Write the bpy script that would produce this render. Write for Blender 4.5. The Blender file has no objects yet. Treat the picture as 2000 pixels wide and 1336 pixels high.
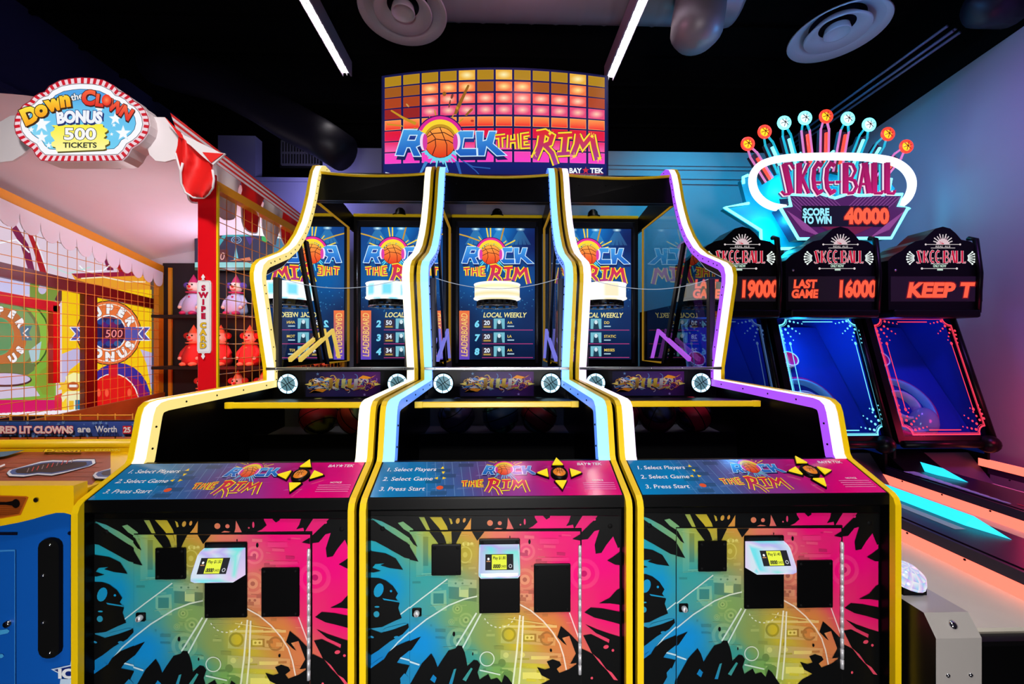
import bpy, bmesh, math, random
from mathutils import Vector, Matrix
from mathutils.geometry import tessellate_polygon

SC = bpy.context.scene
COL = SC.collection
R = math.radians
# ------------------------------------------------------------------ camera
F_PX = 780.0
YAW = math.atan(0.0253)
EYE = 1.5
cam_d = bpy.data.cameras.new('camera')
cam_d.sensor_width = 36.0
cam_d.lens = F_PX / 2000.0 * 36.0
cam_d.shift_x = 9.3 / 2000.0
cam_d.shift_y = 4.0 / 2000.0
cam_d.clip_start = 0.05
cam = bpy.data.objects.new('camera', cam_d)
COL.objects.link(cam)
cam.location = (0, 0, EYE)
cam.rotation_euler = (R(90), 0, -YAW)
SC.camera = cam
# ------------------------------------------------------------------ view and world
SC.view_settings.view_transform = 'Standard'
SC.view_settings.look = 'None'
SC.view_settings.gamma = 1.0
SC.view_settings.exposure = 0.0
SC.view_settings.use_curve_mapping = False
SC.cycles.max_bounces = 8
SC.cycles.transparent_max_bounces = 24
SC.cycles.sample_clamp_indirect = 6.0
SC.cycles.use_denoising = True
W = bpy.data.worlds.new('world')
SC.world = W
W.use_nodes = True
W.node_tree.nodes['Background'].inputs[0].default_value = (0.36, 0.32, 0.5, 1)
W.node_tree.nodes['Background'].inputs[1].default_value = 0.045
BAR_STRENGTH = 30.0


def lamp(name, kind, loc, energy, col, size=0.3, target=None, label=None, spread=None):
    d = bpy.data.lights.new(name, kind)
    d.energy = energy
    d.color = col
    if kind == 'AREA':
        d.shape = 'DISK'
        d.size = size
        if spread:
            d.spread = R(spread)
    else:
        d.shadow_soft_size = size
    o = bpy.data.objects.new(name, d)
    o.location = loc
    if target is not None:
        o.rotation_euler = (Vector(target) - Vector(loc)).to_track_quat('-Z', 'Y').to_euler()
    if kind == 'SPOT':
        d.spot_size = R(spread or 80)
        d.spot_blend = 0.9
    COL.objects.link(o)
    return o


# coloured lights added for the wall tints, without fixtures
lamp('teal_wash_fill', 'SPOT', (2.2, 3.9, 4.3), 170, (0.0, 0.50, 0.86), 0.25, (2.6, 5.2, 2.6), spread=120)
lamp('violet_wash_lamp', 'SPOT', (2.9, 0.9, 4.2), 430, (0.48, 0.15, 0.95), 0.25, (4.2, 2.9, 2.4), spread=75)
lamp('blue_wash_lamp', 'SPOT', (2.6, 4.4, 4.3), 80, (0.0, 0.42, 0.9), 0.25, (4.3, 4.4, 2.4), spread=100)
lamp('red_wash_fill', 'POINT', (3.80, 2.6, 0.95), 13, (1.0, 0.03, 0.12), 0.08)
lamp('alley_fill', 'SPOT', (2.1, 0.5, 3.9), 150, (1.0, 0.93, 0.85), 0.15, (2.15, 1.9, 0.4), spread=36)  # added spot, brightens the lane boards
lamp('lilac_wash_lamp', 'SPOT', (-2.2, 4.62, 3.3), 34, (0.50, 0.44, 1.0), 0.12, (-2.3, 5.2, 3.3), spread=160)
# unseen fill lights added to brighten the machine fronts and control panels
lamp('front_fill', 'AREA', (0.0, -2.9, 0.5), 43, (1.0, 0.97, 0.95), 0.8, (0.0, 1.45, 0.45), spread=90)
lamp('panel_fill', 'SPOT', (0.0, -0.7, 4.3), 300, (1.0, 0.97, 0.94), 0.15, (0, 1.5, 1.0), spread=62)
lamp('pink_ceiling_fill', 'POINT', (0.25, 3.0, 4.05), 7, (1.0, 0.36, 0.52), .1)  # added pink light, tints the dark duct overhead
lamp('blue_ceiling_fill', 'POINT', (2.75, 3.05, 3.75), 11, (0.06, 0.42, 1.0), .1)  # added blue light, tints the duct stub and right diffuser
lamp('navy_wash_lamp', 'SPOT', (-3.2, 2.6, 4.0), 40, (0.05, 0.08, 0.9), 0.2, (-4.8, 2.2, 4.2), spread=100)

# ------------------------------------------------------------------ helpers
def s2l(c):
    c = max(0.0, c / 255.0)
    return c / 12.92 if c <= 0.04045 else ((c + 0.055) / 1.055) ** 2.4


def lin(rgb, g=1.0):
    return tuple(s2l(x) * g for x in rgb)


def ray(px, py):
    u = (px - 990.7) / F_PX
    v = -(py - 672.0) / F_PX
    s, c = math.sin(YAW), math.cos(YAW)
    return (s + u * c, c - u * s, v)


def atY(px, py, Y):
    d = ray(px, py)
    t = Y / d[1]
    return (t * d[0], Y, EYE + t * d[2])


def atX(px, py, X):
    d = ray(px, py)
    t = X / d[0]
    return (X, t * d[1], EYE + t * d[2])


def atZ(px, py, Z):
    d = ray(px, py)
    t = (Z - EYE) / d[2]
    return (t * d[0], t * d[1], Z)


MATS = {}


def mat(name, rgb=(128, 128, 128), rough=0.5, metal=0.0, spec=0.5, noise=0.0, nscale=8.0, bump=0.0, coat=0.0):
    if name in MATS:
        return MATS[name]
    m = bpy.data.materials.new(name)
    m.use_nodes = True
    nt = m.node_tree
    b = nt.nodes['Principled BSDF']
    b.inputs['Base Color'].default_value = (*lin(rgb), 1)
    b.inputs['Roughness'].default_value = rough
    b.inputs['Metallic'].default_value = metal
    b.inputs['Specular IOR Level'].default_value = spec
    b.inputs['Coat Weight'].default_value = coat
    b.inputs['Coat Roughness'].default_value = 0.1
    if noise or bump:
        tc = nt.nodes.new('ShaderNodeTexCoord')
        n = nt.nodes.new('ShaderNodeTexNoise')
        n.inputs['Scale'].default_value = nscale
        n.inputs['Detail'].default_value = 4
        nt.links.new(tc.outputs['Object'], n.inputs['Vector'])
        if noise:
            mx = nt.nodes.new('ShaderNodeMix')
            mx.data_type = 'RGBA'
            mx.inputs[6].default_value = (*[x * (1 - noise) for x in lin(rgb)], 1)
            mx.inputs[7].default_value = (*[min(1, x * (1 + noise)) for x in lin(rgb)], 1)
            nt.links.new(n.outputs['Fac'], mx.inputs[0])
            nt.links.new(mx.outputs[2], b.inputs['Base Color'])
        if bump:
            bp = nt.nodes.new('ShaderNodeBump')
            bp.inputs['Strength'].default_value = bump
            bp.inputs['Distance'].default_value = 0.01
            nt.links.new(n.outputs['Fac'], bp.inputs['Height'])
            nt.links.new(bp.outputs['Normal'], b.inputs['Normal'])
    MATS[name] = m
    return m


def emis(name, rgb, strength=1.0):
    if name in MATS:
        return MATS[name]
    m = bpy.data.materials.new(name)
    m.use_nodes = True
    b = m.node_tree.nodes['Principled BSDF']
    b.inputs['Base Color'].default_value = (*lin(rgb, 0.3), 1)
    b.inputs['Roughness'].default_value = 0.35
    b.inputs['Emission Color'].default_value = (*lin(rgb), 1)
    b.inputs['Emission Strength'].default_value = strength
    MATS[name] = m
    return m


def printed(name, rough=0.35, glow=0.0, spec=0.4, gloss_base=0.15):
    """printed artwork: colour comes from the mesh's own colour attribute"""
    if name in MATS:
        return MATS[name]
    m = bpy.data.materials.new(name)
    m.use_nodes = True
    nt = m.node_tree
    b = nt.nodes['Principled BSDF']
    b.inputs['Roughness'].default_value = rough
    b.inputs['Specular IOR Level'].default_value = spec
    a = nt.nodes.new('ShaderNodeAttribute')
    a.attribute_name = 'Col'
    if glow > 0:
        b.inputs['Base Color'].default_value = (0.02, 0.02, 0.02, 1)
        nt.links.new(a.outputs['Color'], b.inputs['Emission Color'])
        b.inputs['Emission Strength'].default_value = glow
    else:
        nt.links.new(a.outputs['Color'], b.inputs['Base Color'])
    MATS[name] = m
    return m


def glass(name, tint=(235, 240, 250), boost=1.6, ior=1.5, keep=1.0):
    if name in MATS:
        return MATS[name]
    m = bpy.data.materials.new(name)
    m.use_nodes = True
    nt = m.node_tree
    nt.nodes.clear()
    out = nt.nodes.new('ShaderNodeOutputMaterial')
    tr = nt.nodes.new('ShaderNodeBsdfTransparent')
    tr.inputs[0].default_value = (*lin(tint), 1)
    gl = nt.nodes.new('ShaderNodeBsdfGlossy')
    gl.inputs['Roughness'].default_value = 0.0
    gl.inputs['Color'].default_value = (1, 1, 1, 1)
    fr = nt.nodes.new('ShaderNodeFresnel')
    fr.inputs['IOR'].default_value = ior
    ml = nt.nodes.new('ShaderNodeMath')
    ml.operation = 'MULTIPLY'
    ml.use_clamp = True
    ml.inputs[1].default_value = boost
    mx = nt.nodes.new('ShaderNodeMixShader')
    nt.links.new(fr.outputs[0], ml.inputs[0])
    nt.links.new(ml.outputs[0], mx.inputs[0])
    nt.links.new(tr.outputs[0], mx.inputs[1])
    nt.links.new(gl.outputs[0], mx.inputs[2])
    nt.links.new(mx.outputs[0], out.inputs[0])
    MATS[name] = m
    return m


class MB:
    """collects faces (with material, shading, optional colours) and links them as ONE mesh object"""

    def __init__(s):
        s.v, s.f, s.m, s.sm, s.c, s.mats = [], [], [], [], [], []

    def mi(s, m):
        if m not in s.mats:
            s.mats.append(m)
        return s.mats.index(m)

    def add(s, vs, fs, m, smooth=False, cols=None):
        o = len(s.v)
        s.v += [tuple(p) for p in vs]
        k = s.mi(m)
        for i, f in enumerate(fs):
            s.f.append(tuple(o + j for j in f))
            s.m.append(k)
            s.sm.append(smooth)
            s.c.append(None if cols is None else [cols[j] for j in f])
        return s

    def box(s, x0, x1, y0, y1, z0, z1, m, bev=0.0, seg=1):
        if bev <= 0:
            vs = [(x, y, z) for z in (z0, z1) for y in (y0, y1) for x in (x0, x1)]
            return s.add(vs, [(0, 2, 3, 1), (4, 5, 7, 6), (0, 1, 5, 4), (2, 6, 7, 3), (0, 4, 6, 2), (1, 3, 7, 5)], m)
        bm = bmesh.new()
        bmesh.ops.create_cube(bm, size=1)
        for v in bm.verts:
            v.co = Vector(((x0 + x1) / 2 + v.co.x * (x1 - x0), (y0 + y1) / 2 + v.co.y * (y1 - y0), (z0 + z1) / 2 + v.co.z * (z1 - z0)))
        bmesh.ops.bevel(bm, geom=list(bm.edges), offset=bev, segments=seg, affect='EDGES', profile=0.5)
        s.bm(bm, m)
        return s

    def bm(s, bm, m, smooth=False):
        bm.verts.index_update()
        s.add([v.co[:] for v in bm.verts], [[v.index for v in f.verts] for f in bm.faces], m, smooth)
        bm.free()

    def prism(s, pts, vec, m, mside=None, smooth=False):
        n = len(pts)
        a = [Vector(p) for p in pts]
        b = [p + Vector(vec) for p in a]
        s.add(a, [tuple(range(n))], m)
        s.add(b, [tuple(reversed(range(n)))], m)
        s.add(a + b, [(i, (i + 1) % n, n + (i + 1) % n, n + i) for i in range(n)], mside or m, smooth)
        return s

    def holed(s, loops, vec, m):
        """plate with holes: loops[0] the outline, the others holes"""
        loops = [[Vector(p) for p in l] for l in loops]
        flat = [p for l in loops for p in l]
        tris = tessellate_polygon(loops)
        V = Vector(vec)
        s.add(flat, [tuple(t) for t in tris], m)
        s.add([p + V for p in flat], [tuple(reversed(t)) for t in tris], m)
        for l in loops:
            n = len(l)
            s.add(l + [p + V for p in l], [(i, (i + 1) % n, n + (i + 1) % n, n + i) for i in range(n)], m)
        return s

    def tube(s, path, r, m, n=8, closed=False, caps=True, smooth=True):
        P = [Vector(p) for p in path]
        N = len(P)
        rs = r if isinstance(r, (list, tuple)) else [r] * N
        T = []
        for i in range(N):
            a = P[(i - 1) % N] if (closed or i > 0) else P[i]
            b = P[(i + 1) % N] if (closed or i < N - 1) else P[i]
            T.append((b - a).normalized())
        up = Vector((0, 0, 1)) if abs(T[0].z) < 0.9 else Vector((1, 0, 0))
        nrm = (up - T[0] * up.dot(T[0])).normalized()
        vs = []
        for i in range(N):
            nrm = (nrm - T[i] * nrm.dot(T[i]))
            nrm = nrm.normalized() if nrm.length > 1e-6 else T[i].orthogonal().normalized()
            bi = T[i].cross(nrm)
            for k in range(n):
                a = 2 * math.pi * k / n
                vs.append(P[i] + (nrm * math.cos(a) + bi * math.sin(a)) * rs[i])
        fs = []
        for i in range(N if closed else N - 1):
            j = (i + 1) % N
            for k in range(n):
                fs.append((i * n + k, i * n + (k + 1) % n, j * n + (k + 1) % n, j * n + k))
        if caps and not closed:
            fs.append(tuple(reversed(range(n))))
            fs.append(tuple((N - 1) * n + k for k in range(n)))
        return s.add(vs, fs, m, smooth)

    def lathe(s, prof, org, m, axis=(0, 0, 1), n=32, smooth=True):
        A = Vector(axis).normalized()
        X = A.orthogonal().normalized()
        Y = A.cross(X)
        O = Vector(org)
        vs = []
        for (r, h) in prof:
            for k in range(n):
                a = 2 * math.pi * k / n
                vs.append(O + A * h + (X * math.cos(a) + Y * math.sin(a)) * r)
        fs = []
        for i in range(len(prof) - 1):
            for k in range(n):
                fs.append((i * n + k, i * n + (k + 1) % n, (i + 1) * n + (k + 1) % n, (i + 1) * n + k))
        return s.add(vs, fs, m, smooth)

    def sphere(s, c, r, m, n=24, k=12, sx=1, sy=1, sz=1):
        vs, fs = [], []
        for i in range(k + 1):
            t = math.pi * i / k
            for j in range(n):
                a = 2 * math.pi * j / n
                vs.append((c[0] + r * sx * math.sin(t) * math.cos(a), c[1] + r * sy * math.sin(t) * math.sin(a), c[2] + r * sz * math.cos(t)))
        for i in range(k):
            for j in range(n):
                fs.append((i * n + j, (i + 1) * n + j, (i + 1) * n + (j + 1) % n, i * n + (j + 1) % n))
        return s.add(vs, fs, m, True)

    def band(s, O, I, x0, x1, mo, mi_=None, ms=None):
        """bar of rectangular section: outer line O and inner line I in (y,z), between x0 and x1"""
        n = len(O)
        vs = [(x0, *p) for p in O] + [(x1, *p) for p in O] + [(x0, *p) for p in I] + [(x1, *p) for p in I]
        a, b, c, d = 0, n, 2 * n, 3 * n
        s.add(vs, [(a + i, b + i, b + i + 1, a + i + 1) for i in range(n - 1)], mo)
        s.add(vs, [(c + i, c + i + 1, d + i + 1, d + i) for i in range(n - 1)], mi_ or mo)
        s.add(vs, [(a + i, a + i + 1, c + i + 1, c + i) for i in range(n - 1)] + [(b + i, d + i, d + i + 1, b + i + 1) for i in range(n - 1)], ms or mo)
        s.add(vs, [(a, c, d, b), (a + n - 1, b + n - 1, d + n - 1, c + n - 1)], mo)
        return s

    def mesh(s, name, off=(0, 0, 0)):
        me = bpy.data.meshes.new(name)
        ox, oy, oz = off
        me.from_pydata([(x - ox, y - oy, z - oz) for x, y, z in s.v], [], s.f)
        for m in s.mats:
            me.materials.append(m)
        me.polygons.foreach_set('material_index', s.m)
        me.polygons.foreach_set('use_smooth', s.sm)
        if any(c is not None for c in s.c):
            at = me.color_attributes.new('Col', 'FLOAT_COLOR', 'CORNER')
            data = []
            for f, c in zip(s.f, s.c):
                for i in range(len(f)):
                    q = c[i] if c is not None else (0.5, 0.5, 0.5)
                    data += [q[0], q[1], q[2], 1.0]
            at.data.foreach_set('color', data)
        me.update()
        return me

    def build(s, name, parent=None, label=None, off=None):
        o = bpy.data.objects.new(name, s.mesh(name, off if off is not None else root_off(parent)))
        COL.objects.link(o)
        if parent is not None:
            o.parent = parent
        if label:
            o['label'] = label
        return o


def root_off(p):
    if p is None:
        return (0, 0, 0)
    while p.parent is not None:
        p = p.parent
    return tuple(p.location)


def thing(name, label, cat, loc=(0, 0, 0), group=None):
    o = bpy.data.objects.new(name, None)
    o.empty_display_size = 0.1
    o.location = loc
    COL.objects.link(o)
    return tag(o, label, cat, group)


def tag(o, label, cat, group=None):
    o['label'] = label
    o['category'] = cat
    if group:
        o['group'] = group
    return o


def struct(mb, name):
    o = mb.build(name)
    o['kind'] = 'structure'
    return o


# ------------------------------------------------------------------ printed artwork
GLYPH = {}
_fc = bpy.data.curves.new('lettering', 'FONT')
_fo = bpy.data.objects.new('lettering', _fc)


def _tess(body, off, spacing=1.0):
    _fc.body = body
    _fc.offset = off
    _fc.size = 1.0
    _fc.resolution_u = 3
    me = _fo.to_mesh()
    vs = [(v.co.x, v.co.y) for v in me.vertices]
    fs = [tuple(p.vertices) for p in me.polygons]
    _fo.to_mesh_clear()
    return vs, fs


def glyph(ch, off):
    k = (ch, round(off, 3))
    if k not in GLYPH:
        vs, fs = ([], []) if ch == ' ' else _tess(ch, off)
        ref = max(x for x, y in _tess('I', 0)[0])
        adv = max(x for x, y in _tess(ch + 'I', 0)[0]) - ref
        GLYPH[k] = (vs, fs, adv)
    return GLYPH[k]


CAPH = max(y for x, y in _tess('H', 0)[0])


class Art:
    """flat printed shapes laid on a surface, in order, each a hair above the one before"""

    def __init__(s, mb, P, N, m, eps=0.00007, up=1, clip=None, gain=1.0):
        s.mb, s.P, s.N, s.m, s.eps, s.up, s.clip, s.gain = mb, P, Vector(N).normalized(), m, eps, up, clip, gain
        s.k = 1.0

    def _emit(s, pts, tris, col):
        c = [lin(col(*p) if callable(col) else col, s.gain) for p in pts]
        off = s.N * (s.eps * s.k)
        s.k += 1
        if s.clip is None:
            s.mb.add([Vector(s.P(*p)) + off for p in pts], tris, s.m, False, c)
            return
        x0, x1, y0, y1 = s.clip
        for t in tris:
            poly = [(*pts[i], *c[i]) for i in t]
            for ax, lim, sg in ((0, x0, 1), (0, x1, -1), (1, y0, 1), (1, y1, -1)):
                out = []
                for i in range(len(poly)):
                    a, b = poly[i - 1], poly[i]
                    da, db = (a[ax] - lim) * sg, (b[ax] - lim) * sg
                    if (da >= 0) != (db >= 0):
                        q = da / (da - db)
                        out.append(tuple(a[j] + (b[j] - a[j]) * q for j in range(5)))
                    if db >= 0:
                        out.append(b)
                poly = out
                if len(poly) < 3:
                    break
            if len(poly) >= 3:
                s.mb.add([Vector(s.P(p[0], p[1])) + off for p in poly], [tuple(range(len(poly)))], s.m, False, [p[2:] for p in poly])

    def poly(s, pts, col, holes=()):
        loops = [[Vector((p[0], p[1], 0)) for p in l] for l in [pts, *holes]]
        flat = [(p.x, p.y) for l in loops for p in l]
        s._emit(flat, [tuple(t) for t in tessellate_polygon(loops)], col)

    def rect(s, x0, y0, x1, y1, col):
        s._emit([(x0, y0), (x1, y0), (x1, y1), (x0, y1)], [(0, 1, 2, 3)], col)

    def grid(s, x0, y0, x1, y1, nx, ny, col):
        pts = [(x0 + (x1 - x0) * i / nx, y0 + (y1 - y0) * j / ny) for j in range(ny + 1) for i in range(nx + 1)]
        w = nx + 1
        s._emit(pts, [(j * w + i, j * w + i + 1, (j + 1) * w + i + 1, (j + 1) * w + i) for j in range(ny) for i in range(nx)], col)

    def ell(s, cx, cy, rx, ry, col, n=24, rot=0.0):
        c_, s_ = math.cos(rot), math.sin(rot)
        pts = [(cx, cy)]
        for i in range(n):
            a = 2 * math.pi * i / n
            x, y = rx * math.cos(a), ry * math.sin(a)
            pts.append((cx + x * c_ - y * s_, cy + x * s_ + y * c_))
        s._emit(pts, [(0, 1 + i, 1 + (i + 1) % n) for i in range(n)], col)

    def glowspot(s, cx, cy, rx, ry, c0, c1, n=20, rings=3):
        pts = [(cx, cy)]
        for k in range(1, rings + 1):
            for i in range(n):
                a = 2 * math.pi * i / n
                pts.append((cx + rx * k / rings * math.cos(a), cy + ry * k / rings * math.sin(a)))
        tr = [(0, 1 + i, 1 + (i + 1) % n) for i in range(n)]
        for k in range(rings - 1):
            b = 1 + k * n
            tr += [(b + i, b + n + i, b + n + (i + 1) % n, b + (i + 1) % n) for i in range(n)]

        def f(x, y):
            q = min(1, math.hypot((x - cx) / rx, (y - cy) / ry))
            cc = c1(x, y) if callable(c1) else c1
            return tuple(c0[j] + (cc[j] - c0[j]) * q for j in range(3))
        s._emit(pts, tr, f)

    def arc(s, cx, cy, r0, r1, col, a0=0.0, a1=360.0, n=36, ry=1.0):
        pts = []
        for i in range(n + 1):
            a = R(a0 + (a1 - a0) * i / n)
            pts += [(cx + r0 * math.cos(a), cy + r0 * ry * math.sin(a)), (cx + r1 * math.cos(a), cy + r1 * ry * math.sin(a))]
        s._emit(pts, [(2 * i, 2 * i + 1, 2 * i + 3, 2 * i + 2) for i in range(n)], col)

    def line(s, pts, w, col, closed=False):
        n = len(pts)
        L, Q = [], []
        for i in range(n):
            a = pts[i - 1] if (closed or i > 0) else None
            b = pts[(i + 1) % n] if (closed or i < n - 1) else None
            d1 = _unit(a, pts[i]) if a else None
            d2 = _unit(pts[i], b) if b else None
            if d1 is None:
                nx, ny, k = -d2[1], d2[0], 1
            elif d2 is None:
                nx, ny, k = -d1[1], d1[0], 1
            else:
                nx, ny = -(d1[1] + d2[1]), d1[0] + d2[0]
                l = math.hypot(nx, ny) or 1
                nx, ny = nx / l, ny / l
                k = 1 / max(0.45, nx * -d2[1] + ny * d2[0])
            Q += [(pts[i][0] + nx * w / 2 * k, pts[i][1] + ny * w / 2 * k), (pts[i][0] - nx * w / 2 * k, pts[i][1] - ny * w / 2 * k)]
        m = n if closed else n - 1
        s._emit(Q, [(2 * i, 2 * i + 1, 2 * ((i + 1) % n) + 1, 2 * ((i + 1) % n)) for i in range(m)], col)

    def star(s, cx, cy, r, col, n=5, inner=0.42, rot=90.0):
        s.poly([(cx + (r if i % 2 == 0 else r * inner) * math.cos(R(rot + 180 * i / n)), cy + (r if i % 2 == 0 else r * inner) * math.sin(R(rot + 180 * i / n)) * 1) for i in range(2 * n)], col)

    def splat(s, cx, cy, r0, r1, n, seed, col, a0=0.0, a1=360.0, thin=0.5):
        rg = random.Random(seed)
        full = abs(a1 - a0) >= 359
        pts = []
        for i in range(n):
            b = a0 + (a1 - a0) * (i + rg.uniform(.25, .75)) / n
            st = (a1 - a0) / n * thin / 2
            rr = r0 + (r1 - r0) * rg.random() ** 1.6
            for a, q in ((b - st, r0 * rg.uniform(.85, 1.1)), (b - st * .35, rr), (b + st * .3, rr * 1.02), (b + st, r0 * rg.uniform(.85, 1.1))):
                pts.append((cx + q * math.cos(R(a)), cy + q * math.sin(R(a))))
        if not full:
            pts.append((cx, cy))
        s.poly(pts, col)

    def text(s, body, x, y, h, col, width=None, shear=0.0, bold=0.0, outline=None, ow=0.05, align='C', rot=0.0, arcr=None, wf=1.0, track=0.0, valign=0, shadow=None, vertical=False):
        """x, y: middle (or left end) of the line; h: height of a capital"""
        k = h / CAPH
        adv = [glyph(c, bold)[2] + track for c in body]
        tot = sum(adv) * k * wf
        if width:
            wf = wf * width / max(1e-6, tot)
            tot = width
        passes = []
        if shadow:
            passes.append((bold + ow * 1.0, shadow[2], shadow[0], shadow[1]))
        if outline is not None:
            passes.append((bold + ow, outline, 0, 0))
        passes.append((bold, col, 0, 0))
        cr, sr = math.cos(rot), math.sin(rot)
        for off, c, dx, dy in passes:
            pen = -tot / 2 if align == 'C' else 0.0
            V, Fs = [], []
            for i, ch in enumerate(body):
                vs, fs, _ = glyph(ch, off)
                a = adv[i] * k * wf
                o = len(V)
                for gx, gy in vs:
                    lx, ly = gx * k * wf + shear * gy * k, gy * k - h / 2 + 0.0
                    if arcr:
                        ang = (pen + a / 2) / arcr
                        qx = lx - a / 2
                        px_ = math.sin(ang) * (arcr + ly) + math.cos(ang) * qx
                        py_ = math.cos(ang) * (arcr + ly) - math.sin(ang) * qx - arcr
                    elif vertical:
                        px_ = lx - a / 2
                        py_ = ly - i * h * 1.25
                    else:
                        px_, py_ = pen + lx, ly
                    px_ += dx
                    py_ += dy
                    fx, fy = px_ * cr - py_ * sr, px_ * sr + py_ * cr
                    V.append((x + fx, y + s.up * fy))
                Fs += [tuple(o + j for j in f) for f in fs]
                pen += a
            if V:
                s._emit(V, Fs, c)


def _unit(a, b):
    d = math.hypot(b[0] - a[0], b[1] - a[1]) or 1
    return ((b[0] - a[0]) / d, (b[1] - a[1]) / d)


def vgrad(y0, c0, y1, c1):
    def f(x, y):
        q = min(1, max(0, (y - y0) / (y1 - y0)))
        return tuple(c0[i] + (c1[i] - c0[i]) * q for i in range(3))
    return f


def hgrad(x0, c0, x1, c1):
    def f(x, y):
        q = min(1, max(0, (x - x0) / (x1 - x0)))
        return tuple(c0[i] + (c1[i] - c0[i]) * q for i in range(3))
    return f


def idw(points, p=2.6):
    def f(x, y):
        W_, acc = 0, [0, 0, 0]
        for (a, b, c) in points:
            w = 1 / (math.hypot(x - a, y - b) ** p + 1e-6)
            W_ += w
            for i in range(3):
                acc[i] += c[i] * w
        return tuple(q / W_ for q in acc)
    return f


def pln(sub):
    """sub-picture: scale and move a drawing; returns a function mapping its points"""
    return sub


class Sub:
    """draws onto an Art through a scale and an offset (x right, y down in the drawing)"""

    def __init__(s, art, ox, oy, k, flip=-1):
        s.a, s.ox, s.oy, s.k, s.fl = art, ox, oy, k, flip
        s.up = -1

    def t(s, p):
        return (s.ox + p[0] * s.k, s.oy + s.fl * p[1] * s.k)

    def c(s, col):
        if callable(col):
            return lambda x, y: col((x - s.ox) / s.k, (y - s.oy) / (s.fl * s.k))
        return col

    def poly(s, pts, col, holes=()):
        s.a.poly([s.t(p) for p in pts], s.c(col), [[s.t(p) for p in h] for h in holes])

    def line(s, pts, w, col, closed=False):
        s.a.line([s.t(p) for p in pts], w * s.k, s.c(col), closed)

    def ell(s, cx, cy, rx, ry, col, n=24, rot=0.0):
        s.a.ell(*s.t((cx, cy)), rx * s.k, ry * s.k, s.c(col), n, rot * s.fl)

    def rect(s, x0, y0, x1, y1, col):
        s.poly([(x0, y0), (x1, y0), (x1, y1), (x0, y1)], col)

    def arc(s, cx, cy, r0, r1, col, a0=0, a1=360, n=30, ry=1.0):
        if s.fl > 0:
            a0, a1 = -a1, -a0
        s.a.arc(*s.t((cx, cy)), r0 * s.k, r1 * s.k, s.c(col), a0, a1, n, ry)

    def splat(s, cx, cy, r0, r1, n, seed, col, a0=0.0, a1=360.0, thin=0.5):
        if s.fl > 0:
            a0, a1 = -a1, -a0
        s.a.splat(*s.t((cx, cy)), r0 * s.k, r1 * s.k, n, seed, s.c(col), a0, a1, thin)

    def text(s, body, x, y, h, col, width=None, ow=0.05, **kw):
        if 'arcr' in kw and kw['arcr']:
            kw['arcr'] = kw['arcr'] * s.k
        if kw.get('shadow'):
            d = kw['shadow']
            kw['shadow'] = (d[0] * s.k, d[1] * s.k, d[2])
        s.a.text(body, *s.t((x, y)), h * s.k, s.c(col) if callable(col) else col, width * s.k if width else None, ow=ow, **kw)


# lettering drawn from strokes, in the picture's own slanted block style (x right, y down)
def art_rock(S, white=True, splash=True, glow=1.0):
    if splash:
        S.splat(592, 600, 100, 330, 17, 5, (236, 206, 60), 12, 172, .85)
        S.splat(592, 620, 100, 300, 15, 8, (90, 215, 240), 195, 345, .8)
        S.line([(700, 470), (735, 330), (800, 210)], 16, (190, 140, 40))
        S.line([(470, 470), (330, 420), (235, 395)], 14, (205, 160, 40))
    Rr = [(325, 530), (470, 532), (482, 560), (458, 640), (420, 658), (455, 725), (398, 725), (372, 662), (352, 662), (330, 722), (266, 718)]
    Rh = [(372, 572), (425, 572), (410, 608), (358, 608)]
    Cc = [(720, 540), (836, 540), (830, 592), (765, 592), (752, 668), (862, 668), (864, 722), (735, 724), (700, 690)]
    Kk = [(848, 542), (907, 542), (902, 612), (925, 606), (945, 542), (1000, 542), (975, 632), (1074, 718), (1000, 722), (928, 655), (914, 722), (858, 722)]
    dk = vgrad(560, (30, 60, 150), 760, (12, 25, 80))
    for L in (Rr, Cc, Kk):
        S.poly([(x + 8, y + 30) for x, y in L], dk)
    g = vgrad(530, (70, 160, 230), 722, (24, 92, 190))
    S.poly(Rr, g, [Rh])
    S.poly(Cc, g)
    S.poly(Kk, g)
    for L in (Rr, Rh, Cc, Kk):
        S.line(L, 7, (205, 235, 255), True)
    for (x0, x1) in ((300, 330), (765, 850), (905, 930)):
        pass
    # the ball for the letter O, with headphones
    S.arc(592, 610, 118, 160, (250, 215, 50), 25, 155)
    S.arc(592, 604, 146, 172, (225, 40, 150), 25, 155)
    S.arc(592, 604, 170, 178, (60, 20, 90), 22, 158)
    S.ell(592, 625, 112, 112, (70, 15, 15))
    S.ell(592, 625, 108, 108, vgrad(520, (255, 170, 70), 735, (226, 50, 25)), 32)
    for pts in ([(590, 517), (612, 570), (640, 640), (640, 722)], [(490, 590), (540, 560), (620, 552), (690, 590)],
                [(520, 545), (555, 590), (560, 650), (535, 715)], [(486, 640), (560, 600), (650, 610), (700, 640)]):
        S.line(pts, 6, (60, 15, 20))
    for sx in (-1, 1):
        S.ell(592 + sx * 122, 618, 24, 62, (240, 220, 245))
        S.ell(592 + sx * 110, 620, 17, 58, (215, 60, 165))


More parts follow.
